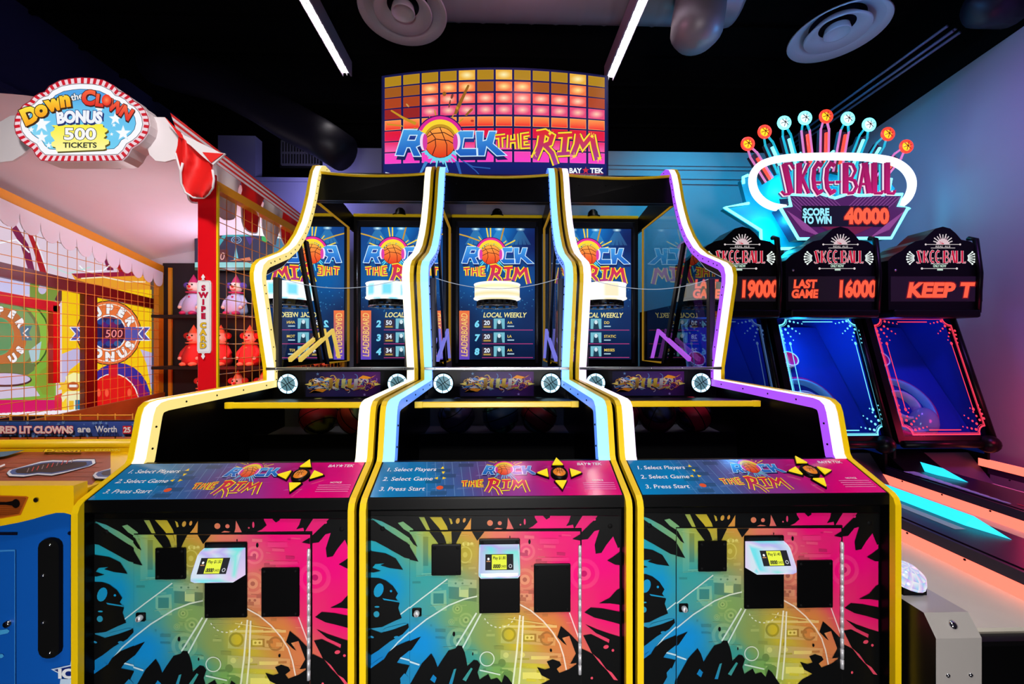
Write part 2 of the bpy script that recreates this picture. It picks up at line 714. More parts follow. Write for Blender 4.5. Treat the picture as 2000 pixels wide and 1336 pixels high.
def art_rim(S, x=0, y=0, k=1.0):
    T = lambda pts: [(x + (a - 985) * k, y + (b - 545) * k) for a, b in pts]
    st = [([(990, 585), (1062, 577)], 18), ([(1026, 578), (1030, 662)], 19),
          ([(1092, 570), (1088, 665)], 17), ([(1090, 618), (1144, 613)], 15), ([(1140, 562), (1148, 670)], 17),
          ([(1236, 564), (1186, 571), (1188, 655), (1240, 652)], 17), ([(1190, 610), (1226, 607)], 14),
          # R
          ([(1330, 560), (1315, 650), (1275, 745)], 44), ([(1290, 560), (1350, 550), (1400, 580), (1385, 630), (1335, 650)], 36), ([(1345, 640), (1400, 700), (1430, 785)], 34),
          # I
          ([(1445, 575), (1545, 570)], 30), ([(1498, 575), (1485, 705)], 38), ([(1440, 708), (1530, 702)], 28),
          # M
          ([(1590, 565), (1580, 640), (1550, 715)], 38), ([(1585, 570), (1625, 650), (1690, 572)], 34), ([(1688, 570), (1705, 660), (1728, 750)], 40)]
    for q, w in st:
        S.line(T(q), (w + 28) * k, (60, 10, 50))
    for q, w in st:
        S.line(T(q), (w + 20) * k, (252, 222, 50))
    y0, y1 = y, y + 230 * k
    g = vgrad(y0, (225, 40, 45), y1, (150, 60, 160))
    for q, w in st:
        S.line(T(q), (w - 3) * k, g)


def skee_strokes():
    """condensed deco letters: strokes (points, width) in a box 0..670 x 0..190, y down"""
    st = []
    st += [([(20, 8), (42, 100), (62, 185)], 34), ([(18, 10), (60, 6), (82, 40)], 9), ([(62, 186), (20, 190), (0, 170)], 9)]
    x = 100
    st += [([(x + 16, 5), (x + 16, 185)], 32), ([(x + 78, 5), (x + 36, 95)], 12), ([(x + 32, 90), (x + 78, 185)], 16)]
    for x in (192, 275):
        st += [([(x + 72, 22), (x + 45, 8), (x + 22, 40), (x + 16, 95), (x + 22, 150), (x + 45, 182), (x + 74, 168)], 20), ([(x + 20, 120), (x + 66, 120)], 10)]
    st += [([(352, 118), (382, 118)], 12)]
    x = 400
    st += [([(x + 16, 5), (x + 16, 185)], 32), ([(x + 28, 8), (x + 62, 14), (x + 80, 52), (x + 60, 92), (x + 30, 98)], 11), ([(x + 30, 98), (x + 72, 108), (x + 88, 146), (x + 66, 180), (x + 28, 184)], 13)]
    x = 492
    st += [([(x + 46, 5), (x + 10, 185)], 12), ([(x + 46, 5), (x + 78, 185)], 32), ([(x + 18, 130), (x + 66, 130)], 10)]
    x = 584
    st += [([(x + 16, 5), (x + 16, 186)], 32), ([(x + 16, 184), (x + 66, 184), (x + 72, 168)], 10)]
    x = 668
    st += [([(x + 16, 5), (x + 16, 186)], 32), ([(x + 16, 184), (x + 60, 186), (x + 66, 168)], 10)]
    return st   # total width about 735

# ------------------------------------------------------------------ common materials
M_BLACK = mat('black_laminate', (5, 5, 6), 0.35, spec=0.14)
M_BLACKM = mat('black_matt', (5, 5, 6), 0.7, spec=0.15)
M_YEL = mat('yellow_edging', (246, 204, 8), 0.35)
M_STEEL = mat('brushed_steel', (176, 178, 184), 0.28, 1.0)
M_SATIN = mat('satin_metal', (214, 214, 220), 0.35, 0.35)
M_CHROME = mat('chrome', (215, 215, 220), 0.12, 1.0)
M_WHITE = mat('white_plastic', (225, 225, 225), 0.4)
M_PRINT = printed('printed_vinyl', 0.4, spec=0.15)
M_GLOSSP = printed('glossy_overlay_print', 0.12, spec=0.6)
M_GLOW = printed('backlit_print', 0.2, glow=1.0, spec=0.12)
M_SCREEN = printed('display_picture', 0.6, glow=1.1, spec=0.0)
M_GLASS = glass('clear_side_glass', (228, 234, 240), 1.0, 1.65)
M_SHIELD = glass('clear_shield', (240, 243, 248), 0.45, 1.45)
M_GEDGE = emis('lit_glass_edge', (190, 200, 215), 0.55)

# ------------------------------------------------------------------ the room
M_WALL = mat('painted_wall', (160, 160, 168), 0.7, spec=0.2, noise=0.04, nscale=3.0)
M_WALLP = mat('painted_wall_left', (120, 122, 150), 0.75, spec=0.1)
M_CEIL = mat('black_ceiling', (10, 10, 11), 0.9, spec=0.08, noise=0.3, nscale=2.0)
M_FLOOR = mat('dark_carpet', (26, 24, 34), 0.9, noise=0.4, nscale=30)

b = MB(); b.box(-6.5, 5.4, -4.5, 6.6, -0.06, 0.0, M_FLOOR); struct(b, 'floor')
b = MB(); b.box(-6.5, 5.4, -4.5, 6.6, 5.0, 5.1, M_CEIL)
for i in range(22):
    b.box(-6.4, 5.3, -4.2 + i * 0.5, -4.17 + i * 0.5, 4.96, 5.0, M_CEIL)
struct(b, 'ceiling')
# back wall: painted to about four metres, with horizontal cladding lines on its right half
b = MB()
YW = 5.2
b.box(-0.4, 4.6, YW, YW + 0.15, 0, 4.03, M_WALL)
for z in (3.60, 3.67, 3.79, 3.84):
    b.box(1.2, 4.3, YW - 0.018, YW, z, z + 0.025, M_WALL)
b.box(-6.5, -0.4, YW, YW + 0.15, 0, 3.62, M_WALLP)
b.box(-3.57, -3.10, YW, YW + 0.15, 3.62, 4.17, M_WALLP)
b.box(-2.30, -0.4, YW, YW + 0.15, 3.62, 4.03, M_WALLP)
b.box(-3.57, -2.2, YW - 0.03, YW, 3.58, 3.63, M_WALLP)
struct(b, 'wall_back')
b = MB(); b.box(-6.5, 5.4, 6.45, 6.6, 0, 5.0, M_CEIL); struct(b, 'wall_back_upper')
b = MB()
wa, wb = atZ(2000, 51, 4.03), atZ(1652, 291, 4.03)
sl = (wb[0] - wa[0]) / (wb[1] - wa[1])
WX = lambda y: wa[0] + sl * (y - wa[1])
b.prism([(x, y, 0) for x, y in [(WX(1.0), 1.0), (WX(5.22), 5.22), (WX(5.22) + .15, 5.22), (WX(1.0) + .15, 1.0)]], (0, 0, 4.03), M_WALL)
struct(b, 'wall_right')
b = MB()
b.prism([(x, y, 4.03) for x, y in [(WX(-3) + .03, -3), (WX(6.5) + .03, 6.5), (WX(6.5) + .15, 6.5), (WX(-3) + .15, -3)]], (0, 0, .97), M_CEIL)
struct(b, 'wall_right_upper')
M_NAVY = mat('navy_painted_wall', (60, 62, 110), 0.6, spec=0.2)
b = MB()
b.box(-5.05, -4.9, -1.0, 6.45, 0, 5.0, M_NAVY)
b.box(-4.9, -4.86, -1.0, 6.4, 4.02, 4.08, M_NAVY)
struct(b, 'wall_left')

# ------------------------------------------------------------------ basketball machines
# outer front edge of a side panel, in (y, z)
PROF = [(1.44, 0.0), (1.44, 0.905), (1.447, 0.926), (1.462, 0.94), (1.64, 1.018), (1.652, 1.035), (1.688, 1.205), (1.70, 1.235), (1.725, 1.252),
        (1.76, 1.258), (2.16, 1.263), (2.585, 1.268), (2.585, 1.345), (2.54, 1.52), (2.475, 1.78), (2.45, 1.88), (2.448, 1.93), (2.465, 1.98), (2.51, 2.018),
        (2.60, 2.058), (2.75, 2.125), (2.86, 2.20), (2.96, 2.305), (3.04, 2.42), (3.10, 2.54), (3.15, 2.66), (3.19, 2.79), (3.225, 2.88), (3.27, 2.94), (3.34, 2.975), (3.44, 2.975)]


def offset_line(P, d):
    out = []
    n = len(P)
    for i in range(n):
        a = P[max(0, i - 1)]
        c = P[min(n - 1, i + 1)]
        t1 = _unit(a, P[i]) if i > 0 else _unit(P[i], c)
        t2 = _unit(P[i], c) if i < n - 1 else t1
        nx, ny = t1[1] + t2[1], -(t1[0] + t2[0])
        l = math.hypot(nx, ny) or 1
        nx, ny = nx / l, ny / l
        k = 1 / max(0.6, nx * t2[1] - ny * t2[0])
        out.append((P[i][0] + nx * d * k, P[i][1] + ny * d * k))
    return out


INN = offset_line(PROF, 0.022)     # inside of the edge trim (towards the cabinet)
HALF = 0.49
TH = 0.022
BACK = 4.2

# gradient of the front artwork, sampled over the picture of the middle machine (pixels of a close view)
GPT = [(150, 590, (18, 150, 178)), (100, 380, (60, 150, 150)), (330, 440, (110, 160, 110)), (400, 1100, (14, 135, 205)), (220, 760, (12, 140, 195)), (120, 1250, (14, 120, 190)),
       (440, 500, (150, 165, 70)), (500, 400, (185, 165, 40)), (650, 540, (165, 150, 48)), (690, 400, (205, 140, 60)), (850, 440, (210, 110, 90)), (1000, 520, (215, 70, 110)), (1130, 400, (230, 5, 115)),
       (1250, 700, (232, 0, 116)), (1450, 600, (228, 0, 120)), (1500, 900, (228, 10, 110)), (640, 900, (120, 155, 85)), (500, 800, (60, 150, 150)), (950, 1050, (196, 175, 40)),
       (800, 1080, (130, 150, 80)), (1150, 1000, (205, 125, 60)), (1350, 880, (222, 40, 105)), (680, 1200, (50, 145, 140)), (1050, 1280, (200, 190, 50)), (1260, 1200, (205, 120, 70)), (1450, 1250, (225, 70, 100)),
       (420, 700, (50, 150, 150)), (1050, 720, (205, 110, 90)), (500, 1300, (16, 120, 180)), (860, 1290, (110, 160, 80))]
GRAD = idw(GPT, 3.0)


def lighter(f, k, to=(255, 250, 170)):
    def g(x, y):
        c = f(x, y)
        return tuple(c[i] + (to[i] - c[i]) * k for i in range(3))
    return g


def darker(f, k):
    return lighter(f, k, (20, 30, 20))


def panel_art(A):
    """front artwork: colour wash, music gear and court lines, black paint splashes round the rim"""
    K = (10, 11, 12)
    A.grid(80, 340, 1575, 1480, 26, 20, GRAD)
    L1, L2, D1 = lighter(GRAD, .22), lighter(GRAD, .42), darker(GRAD, .2)
    # music gear, tone on tone
    A.rect(370, 445, 410, 700, lighter(GRAD, .08)); A.rect(410, 470, 440, 640, D1); A.rect(560, 500, 600, 700, D1)
    A.poly([(555, 712), (722, 722), (722, 770), (555, 760)], L1)
    A.poly([(560, 762), (722, 772), (722, 850), (560, 830)], D1)
    A.poly([(620, 765), (675, 768), (675, 825), (620, 820)], L2)
    for q in (600, 640, 690): A.ell(q, 742, 6, 6, D1, 10)
    A.poly([(455, 790), (545, 780), (548, 900), (500, 905), (455, 860)], L1); A.rect(470, 800, 530, 860, D1)
    A.ell(655, 575, 42, 50, L1); A.ell(655, 575, 34, 42, GRAD); A.ell(655, 575, 14, 16, L1)
    for q in (648, 672, 694): A.ell(q, 513, 10, 11, L2, 12)
    for (cx, cy, r) in ((610, 890, 30), (660, 955, 42), (575, 967, 18), (618, 1075, 74), (1012, 557, 52), (1003, 720, 66), (1350, 690, 90)):
        A.ell(cx, cy, r, r, lighter(GRAD, .13)); A.ell(cx, cy, r * .72, r * .72, GRAD); A.ell(cx, cy, r * .45, r * .45, L1); A.ell(cx, cy, r * .2, r * .2, D1)
    A.rect(965, 800, 1045, 850, L1)
    for q in (985, 1015): A.ell(q, 815, 8, 8, D1, 10)
    A.rect(870, 985, 1190, 1000, L2)
    A.poly([(868, 1000), (1185, 1028), (1180, 1105), (862, 1090)], L1)
    A.ell(910, 1040, 42, 42, D1); A.ell(910, 1040, 30, 30, GRAD); A.ell(1132, 1064, 42, 42, D1); A.ell(1132, 1064, 30, 30, GRAD)
    A.rect(990, 1035, 1070, 1082, D1); A.rect(1002, 1043, 1058, 1072, L2); A.ell(1018, 1058, 7, 7, D1, 10); A.ell(1042, 1058, 7, 7, D1, 10)
    A.poly([(862, 1130), (1215, 1150), (1210, 1215), (860, 1200)], L1)
    A.ell(893, 1160, 16, 16, L2); A.ell(990, 1158, 14, 14, L2); A.ell(870, 1205, 22, 24, D1); A.rect(1040, 1165, 1170, 1185, L2)
    A.poly([(870, 1232), (1130, 1240), (1125, 1336), (870, 1330)], L1); A.ell(905, 1290, 40, 42, D1); A.rect(990, 1260, 1100, 1300, L2)
    for i in range(7):
        A.line([(860 + i * 50, 1350), (868 + i * 50, 1460)], 14, L1)
    rg = random.Random(15)
    for i in range(90):
        x, y = rg.uniform(340, 1250), rg.uniform(445, 1300)
        w_, h_ = rg.uniform(8, 70), rg.uniform(4, 26)
        sl = rg.uniform(-.06, .08) * w_
        A.poly([(x, y), (x + w_, y + sl), (x + w_, y + sl + h_), (x, y + h_)], lighter(GRAD, rg.uniform(.06, .2)) if rg.random() < .55 else darker(GRAD, rg.uniform(.08, .2)))
    for i in range(40):
        x, y, l = rg.uniform(340, 1300), rg.uniform(445, 1250), rg.uniform(30, 130)
        A.line([(x, y), (x + l, y + l * rg.uniform(-.1, .12))], 2.5, lighter(GRAD, rg.uniform(.15, .35)))
    A.line([(905, 945), (1165, 985)], 7, L2); A.rect(1090, 480, 1200, 510, lighter(GRAD, .1, (255, 160, 190))); A.rect(1100, 590, 1260, 610, lighter(GRAD, .1, (255, 160, 190)))
    # court lines
    Wt = lighter(GRAD, .68, (245, 250, 245))
    A.line([(275, 928), (400, 830), (552, 715)], 7, Wt)
    A.line([(200, 1165), (262, 1090), (330, 1030), (430, 950), (560, 868), (650, 832), (725, 815)], 8, Wt)
    A.line([(965, 858), (1040, 900), (1110, 960), (1165, 1025), (1205, 1090), (1228, 1160), (1245, 1245)], 8, Wt)
    A.line([(604, 1105), (722, 912)], 9, Wt); A.line([(640, 1118), (748, 915)], 9, Wt)
    A.line([(975, 925), (955, 1150), (932, 1336)], 10, Wt); A.line([(993, 930), (985, 1150), (968, 1336)], 10, Wt)
    A.line([(1262, 910), (1318, 1062)], 7, Wt)
    A.line([(265, 1178), (330, 1195), (390, 1215)], 10, Wt); A.line([(740, 1245), (860, 1272)], 8, Wt)
    A.arc(783, 1180, 38, 44, Wt)
    for i in range(9):
        a = R(20 + i * 16)
        A.line([(855 + 95 * math.cos(a), 905 + 92 * math.sin(a)), (855 + 95 * math.cos(a + .13), 905 + 92 * math.sin(a + .13))], 6, Wt)
    # black splashes
    blk = [
        [(80, 340), (1060, 340), (1062, 362), (1078, 388), (1050, 412), (1000, 436), (965, 425), (930, 437), (870, 425), (790, 437), (740, 437), (560, 437), (330, 437), (365, 500), (378, 527), (230, 440), (150, 378), (80, 366)],
        [(80, 372), (120, 378), (240, 452), (330, 520), (384, 614), (300, 595), (200, 538), (130, 500), (80, 490)],
        [(80, 540), (112, 558), (190, 570), (250, 600), (292, 666), (215, 656), (160, 640), (185, 628), (130, 632), (112, 655), (162, 672), (118, 682), (80, 678)],
        [(80, 712), (150, 714), (190, 728), (232, 760), (262, 805), (248, 830), (272, 862), (264, 890), (284, 948), (235, 968), (170, 1000), (80, 1012)],
        [(80, 1005), (165, 1035), (240, 1010), (322, 980), (326, 1003), (290, 1042), (215, 1085), (150, 1135), (80, 1180)],
        [(205, 1150), (250, 1112), (398, 1050), (345, 1125), (275, 1180), (255, 1210), (330, 1225), (300, 1290), (235, 1400), (80, 1480), (80, 1240), (150, 1195), (180, 1190)],
        [(300, 1480), (330, 1336), (372, 1262), (402, 1208), (458, 1148), (478, 1180), (495, 1228), (522, 1185), (558, 1132), (600, 1118), (610, 1102), (636, 1104), (652, 1140), (662, 1180), (668, 1222), (706, 1186), (728, 1190), (744, 1212), (728, 1258), (740, 1300), (790, 1268), (806, 1300), (842, 1290), (868, 1318), (884, 1272), (906, 1290), (925, 1318), (980, 1400), (980, 1480)],
        [(1075, 1228), (1120, 1242), (1150, 1232), (1130, 1195), (1165, 1182), (1206, 1196), (1216, 1216), (1188, 1238), (1205, 1262), (1262, 1240), (1302, 1212), (1308, 1160), (1340, 1128), (1400, 1158), (1440, 1210), (1490, 1262), (1560, 1336), (1575, 1480), (1000, 1480), (1020, 1400), (1090, 1330), (1150, 1300), (1100, 1275)],
        [(1192, 1052), (1213, 988), (1262, 1030), (1322, 1092), (1322, 1200), (1268, 1208), (1300, 1150), (1278, 1090), (1262, 1046), (1220, 1058), (1248, 1102), (1228, 1088)],
        [(1245, 410), (1262, 385), (1275, 340), (1348, 340), (1318, 385), (1292, 428), (1285, 402)],
        [(1098, 340), (1152, 340), (1150, 360), (1130, 372)],
        [(1328, 492), (1280, 482), (1330, 452), (1408, 376), (1440, 340), (1575, 340), (1575, 520), (1548, 540), (1520, 470), (1480, 520), (1452, 566), (1418, 572), (1412, 520), (1440, 432), (1410, 440), (1372, 486)],
        [(1485, 612), (1520, 590), (1575, 548), (1575, 640), (1532, 636)],
        [(1438, 862), (1500, 830), (1540, 785), (1575, 765), (1575, 872), (1500, 862)],
        [(1352, 915), (1388, 886), (1460, 892), (1575, 915), (1575, 988), (1480, 962), (1410, 945)],
        [(1358, 984), (1420, 1012), (1500, 1040), (1575, 1062), (1575, 1400), (1490, 1260), (1440, 1190), (1395, 1152), (1345, 1050), (1390, 1042), (1495, 1094), (1498, 1072), (1420, 1036)],
    ]
    for p in blk:
        A.poly(p, K)
    for p in ([(440, 430), (520, 430), (547, 508), (500, 510)], [(575, 430), (640, 430), (602, 508), (578, 512)], [(690, 430), (776, 430), (744, 470), (726, 492)]):
        A.poly(p, K)
    for (x, y, rx, ry) in ((590, 1035, 8, 14), (1030, 498, 7, 14), (916, 470, 3, 8), (1155, 1130, 7, 10), (700, 1150, 4, 10)):
        A.ell(x, y, rx, ry, K, 10)
    # colour showing through the black
    G = GRAD
    for p in ([(108, 364), (170, 384), (246, 424), (332, 482), (362, 522), (300, 498), (220, 446), (150, 398)], [(262, 392), (292, 384), (350, 428), (366, 470), (330, 448), (296, 428)],
              [(385, 358), (416, 358), (452, 437), (428, 432)], [(448, 358), (516, 358), (548, 412), (566, 472), (545, 482), (500, 418)], [(560, 362), (575, 370), (582, 395), (572, 400)],
              [(690, 362), (688, 430), (660, 440), (640, 438), (668, 402)], [(905, 360), (942, 436), (893, 438), (902, 408)], [(815, 432), (840, 420), (870, 424), (860, 438)],
              [(96, 1226), (168, 1176), (176, 1190), (100, 1244)], [(172, 1022), (190, 1006), (300, 978), (316, 984), (240, 1012), (184, 1028)], [(275, 1300), (300, 1270), (322, 1290), (315, 1336), (280, 1336)],
              [(452, 1300), (470, 1270), (490, 1290), (478, 1320)], [(560, 1330), (590, 1240), (604, 1236), (580, 1330)], [(1478, 1245), (1512, 1266), (1548, 1312), (1524, 1308)],
              [(172, 832), (268, 848), (270, 856), (180, 842)], [(640, 1300), (690, 1230), (700, 1236), (660, 1310)], [(1080, 1300), (1120, 1300), (1110, 1320)]):
        A.poly(p, G)
    for (x, y, rx, ry, t) in ((150, 785, 27, 42, .35), (222, 790, 7, 7, 0), (137, 925, 17, 18, 0), (140, 882, 14, 5, 0), (612, 380, 11, 17, .3), (650, 376, 8, 14, .3), (800, 392, 17, 17, 0), (857, 393, 12, 12, 0),
                              (1003, 385, 6, 18, 0), (978, 402, 5, 5, 0), (1478, 1116, 16, 11, -.3), (1518, 1136, 8, 8, 0), (1410, 372, 9, 7, 0), (1395, 1298, 7, 8, 0), (110, 1058, 12, 6, .3), (255, 1060, 16, 8, 0)):
        A.ell(x, y, rx, ry, G, 14, t)


def zoom_panel(px, py):
    return (690 + px / 2.996, 890 + py / 2.996)


def control_art(A, w, h):
    """x -w..w, y 0..h (towards the player is 0)"""
    g = idw([(-w, 0, (8, 135, 195)), (-w, h, (18, 120, 175)), (-w * .65, h * .5, (10, 130, 190)), (-w * .35, h, (70, 90, 140)), (-w * .35, 0, (60, 105, 165)), (-w * .1, h * .5, (100, 70, 130)), (w * .2, h, (150, 50, 130)), (w * .15, 0, (150, 60, 150)),
             (w * .45, h * .5, (200, 25, 130)), (w * .6, h, (215, 10, 120)), (w * .7, 0, (235, 0, 120)), (w, h, (235, 0, 118)), (w, 0, (232, 0, 120))], 2.5)
    A.grid(-w, 0, w, h, 20, 5, g)
    rg = random.Random(4)
    for i in range(26):   # brushed streaks
        x = rg.uniform(-w * .95, w * .45)
        y = rg.uniform(.005, h - .012)
        l = rg.uniform(.03, .14)
        A.poly([(x, y), (x + l, y + rg.uniform(.0, .012)), (x + l * .8, y + .006), (x + .01, y + .006)], lighter(g, rg.choice((.1, .16, .24)), (215, 215, 255)))
    for i in range(9):
        x = -w * .62 + i * .034
        A.line([(x, h - .004), (x + .03, 0.004)], .0025, lighter(g, .3, (190, 220, 255)))
    for i in range(6):
        x = rg.uniform(-.28, -.14)
        A.rect(x, .01 + i * .03, x + .06, .03 + i * .03, darker(g, .22))
    for i, t in enumerate(('1. Select Players', '2. Select Game', '3. Press Start')):
        A.text(t, -w + .022 + i * .0, h * (.76 - .27 * i), .0195, (240, 246, 250), align='L', shear=.15, bold=.008, wf=1.06 if i == 0 else 1.1)
    yl = (250, 215, 40)
    for (x, y, a) in ((-.218, .80, 90), (-.212, .66, -90), (-.235, .50, 180), (-.205, .50, 0)):
        A.poly([(x + .009 * math.cos(R(a + q)), h * y + .009 * math.sin(R(a + q))) for q in (0, 130, 230)], yl)
    A.ell(-.215, h * .24, .013, .010, (230, 90, 50))
    # the logo
    S = Sub(A, -.132, h * 1.02, .00027)
    S.oy = h * .98 + 440 * .00027
    art_rock(S)
    S2 = Sub(A, -.138, h * .46, .00034)
    art_rim(S2)
    A.text('BAY', w * .745, h * .88, .014, (240, 225, 240), shear=.15, bold=.02, wf=1.1)
    A.star(w * .81, h * .88, .010, (240, 225, 240))
    A.text('TEK', w * .875, h * .88, .014, (240, 225, 240), shear=.15, bold=.02, wf=1.1)
    A.text('NOTICE', w * .84, h * .40, .008, (245, 225, 240), bold=.02)
    for i in range(4):
        A.rect(w * .71, h * (.32 - .055 * i), w * .97, h * (.32 - .055 * i) + .0035, lighter(g, .55, (255, 235, 250)))


def speaker_art(A, tint):
    w0, w1, h = .268, .245, .168
    bg = idw([(0, .1, (70, 45, 110)), (-.25, .1, (22, 22, 50)), (.18, .12, (95, 30, 120)), (.26, .05, (40, 20, 70)), (0, 0, (40, 40, 100))], 2.4)
    A.poly([(-w0, h), (-w1, 0), (w1, 0), (w0, h)], (14, 13, 22))
    A.grid(-w1 * .98, .004, w1 * .98, h - .004, 10, 4, bg)
    rg = random.Random(11)
    cols = [(240, 200, 70), (225, 120, 40), (110, 190, 200), (220, 215, 225), (190, 70, 130), (150, 90, 190), (200, 150, 60), (90, 130, 200), (235, 230, 140)]
    for s in (-1, 1):   # the twisted graffiti band, point-symmetric
        for i in range(34):
            cx = s * rg.uniform(.0, .22)
            cy = h * .52 + s * rg.uniform(-1, 1) * .045 * (1.15 - abs(cx) * 2.6)
            r = rg.uniform(.007, .024)
            a = rg.uniform(0, 360)
            A.arc(cx, cy, r * .78, r, rg.choice(cols), a, a + rg.uniform(140, 330), 12)
        for i in range(9):
            cx = s * rg.uniform(0.01, .2)
            cy = h * .52 + rg.uniform(-.03, .03)
            a = rg.uniform(-.5, .5)
            l = rg.uniform(.02, .05)
            A.poly([(cx - l, cy - a * l), (cx, cy + .012), (cx + l, cy + a * l), (cx, cy - .004)], rg.choice(cols))
        A.poly([(s * .13, h * .52 + s * .055), (s * .19, h * .52 + s * .04), (s * .215, h * .52 + s * .058), (s * .16, h * .52 + s * .03), (s * .10, h * .52 + s * .035)], (240, 150, 40))
        A.poly([(s * .205, h * .5 - .01), (s * .245, h * .5), (s * .2, h * .5 + .012)], (235, 215, 110))
    for i in range(5):
        x_ = -.09 + i * .04
        A.poly([(x_, h * .3 + rg.uniform(0, .02)), (x_ + .022, h * .34), (x_ + .03, h * .72), (x_ + .004, h * .7)], tuple(v * .8 for v in rg.choice(cols)))
        A.arc(-.08 + i * .04 + rg.uniform(-.02, .02), h * rg.uniform(.35, .7), .010, .0125, rg.choice(cols), rg.uniform(0, 180), rg.uniform(240, 420), 14)
    A.star(-.16, h * .9, .011, (110, 150, 200))
    A.star(.14, h * .1, .011, (150, 130, 210))


def logo_screen(A, w, h, rows, tint):
    """x -w..w, y 0..h"""
    bg = idw([(0, h, (10, 110, 190)), (-w, h, (8, 60, 130)), (w, h * .9, (4, 22, 80)), (-w * .5, h * .6, (8, 90, 160)), (w * .6, h * .62, (8, 70, 140)), (0, h * .45, (12, 70, 120)), (-w, h * .3, (10, 30, 70)), (w, h * .3, (10, 40, 90)), (0, 0, (6, 16, 40)), (w, 0, (8, 24, 60))], 2.2)
    A.grid(-w, 0, w, h, 10, 18, bg)
    for x in (-.22, 0.02, .24):
        for d in (-.09, -.045, 0, .045, .09):
            A.poly([(x - .008, h), (x + .008, h), (x + d + .018, h - .17), (x + d - .018, h - .17)], lighter(bg, .22, (150, 240, 255)))
        A.glowspot(x, h - .012, .05, .022, (220, 255, 255), lambda q, r: bg(q, r), 12, 2)
    rg = random.Random(3)
    for i in range(60):
        A.ell(rg.uniform(-w, w), rg.uniform(h * .36, h * .55), .006, .006, lighter(bg, rg.uniform(.15, .5), (120, 220, 255)), 6)
    A.text('RaceCards', 0.02, h - .055, .028, (120, 215, 190), shear=.1) if False else None
    S = Sub(A, -.02 - 640 * .00092, h * .795 + 625 * .00092, .00092)
    # wider layout: stretch by two passes
    art_rock(S)
    S2 = Sub(A, -w * .90, h * .715, .00091)
    art_rim(S2)
    # leaderboard
    A.grid(-w, 0, -w * .73, h * .37, 1, 6, vgrad(0, (95, 70, 190), h * .37, (250, 120, 60)))
    A.text('LEADERBOARD', -w * .865, h * .185, .062, (255, 205, 110), width=h * .33, shear=.12, rot=math.pi / 2, bold=.01)
    A.text('LOCAL WEEKLY', .075, h * .338, .048, (250, 235, 150), width=.44, shear=.18, bold=.02)
    y = h * .27
    for i, (a, c, nm) in enumerate(rows):
        A.text(a, -w * .54, y - i * h * .105, .062, (125, 220, 245), bold=.05, shear=.12)
        A.rect(-w * .40, y - i * h * .105 - .045, -w * .12, y - i * h * .105 + .045, (60, 45, 60))
        A.text(c, -w * .27, y - i * h * .105 + .012, .042, (230, 240, 250), bold=.03)
        A.rect(-w * .36, y - i * h * .105 - .038, -w * .17, y - i * h * .105 - .022, (180, 150, 70))
        A.rect(-w * .09, y - i * h * .105 - .05, w * .2, y - i * h * .105 + .055, (120, 190, 205))
        A.poly([(-w * .02, y - i * h * .105 - .05), (w * .0, y - i * h * .105 + .03), (w * .1, y - i * h * .105 + .04), (w * .14, y - i * h * .105 - .05)], (30, 60, 80))
        A.ell(w * .055, y - i * h * .105 + .02, .018, .022, (215, 235, 240), 10)
        A.text(nm, w * .27, y - i * h * .105 + .015, .026, (240, 205, 90), align='L', bold=.02)
        A.rect(w * .27, y - i * h * .105 - .03, w * .45, y - i * h * .105 - .018, (170, 200, 215))
        A.rect(-w * .40, y - i * h * .105 - .066, w * .95, y - i * h * .105 - .058, (170, 60, 120))


CACHE = {}


def cached(key, parent, name, fn, label=None):
    """part built once, its mesh shared by every machine"""
    if key not in CACHE:
        CACHE[key] = fn().mesh(name, (root_off(parent)[0], root_off(parent)[1], root_off(parent)[2]))
    o = bpy.data.objects.new(name, CACHE[key])
    COL.objects.link(o)
    o.parent = parent
    if label:
        o['label'] = label
    return o


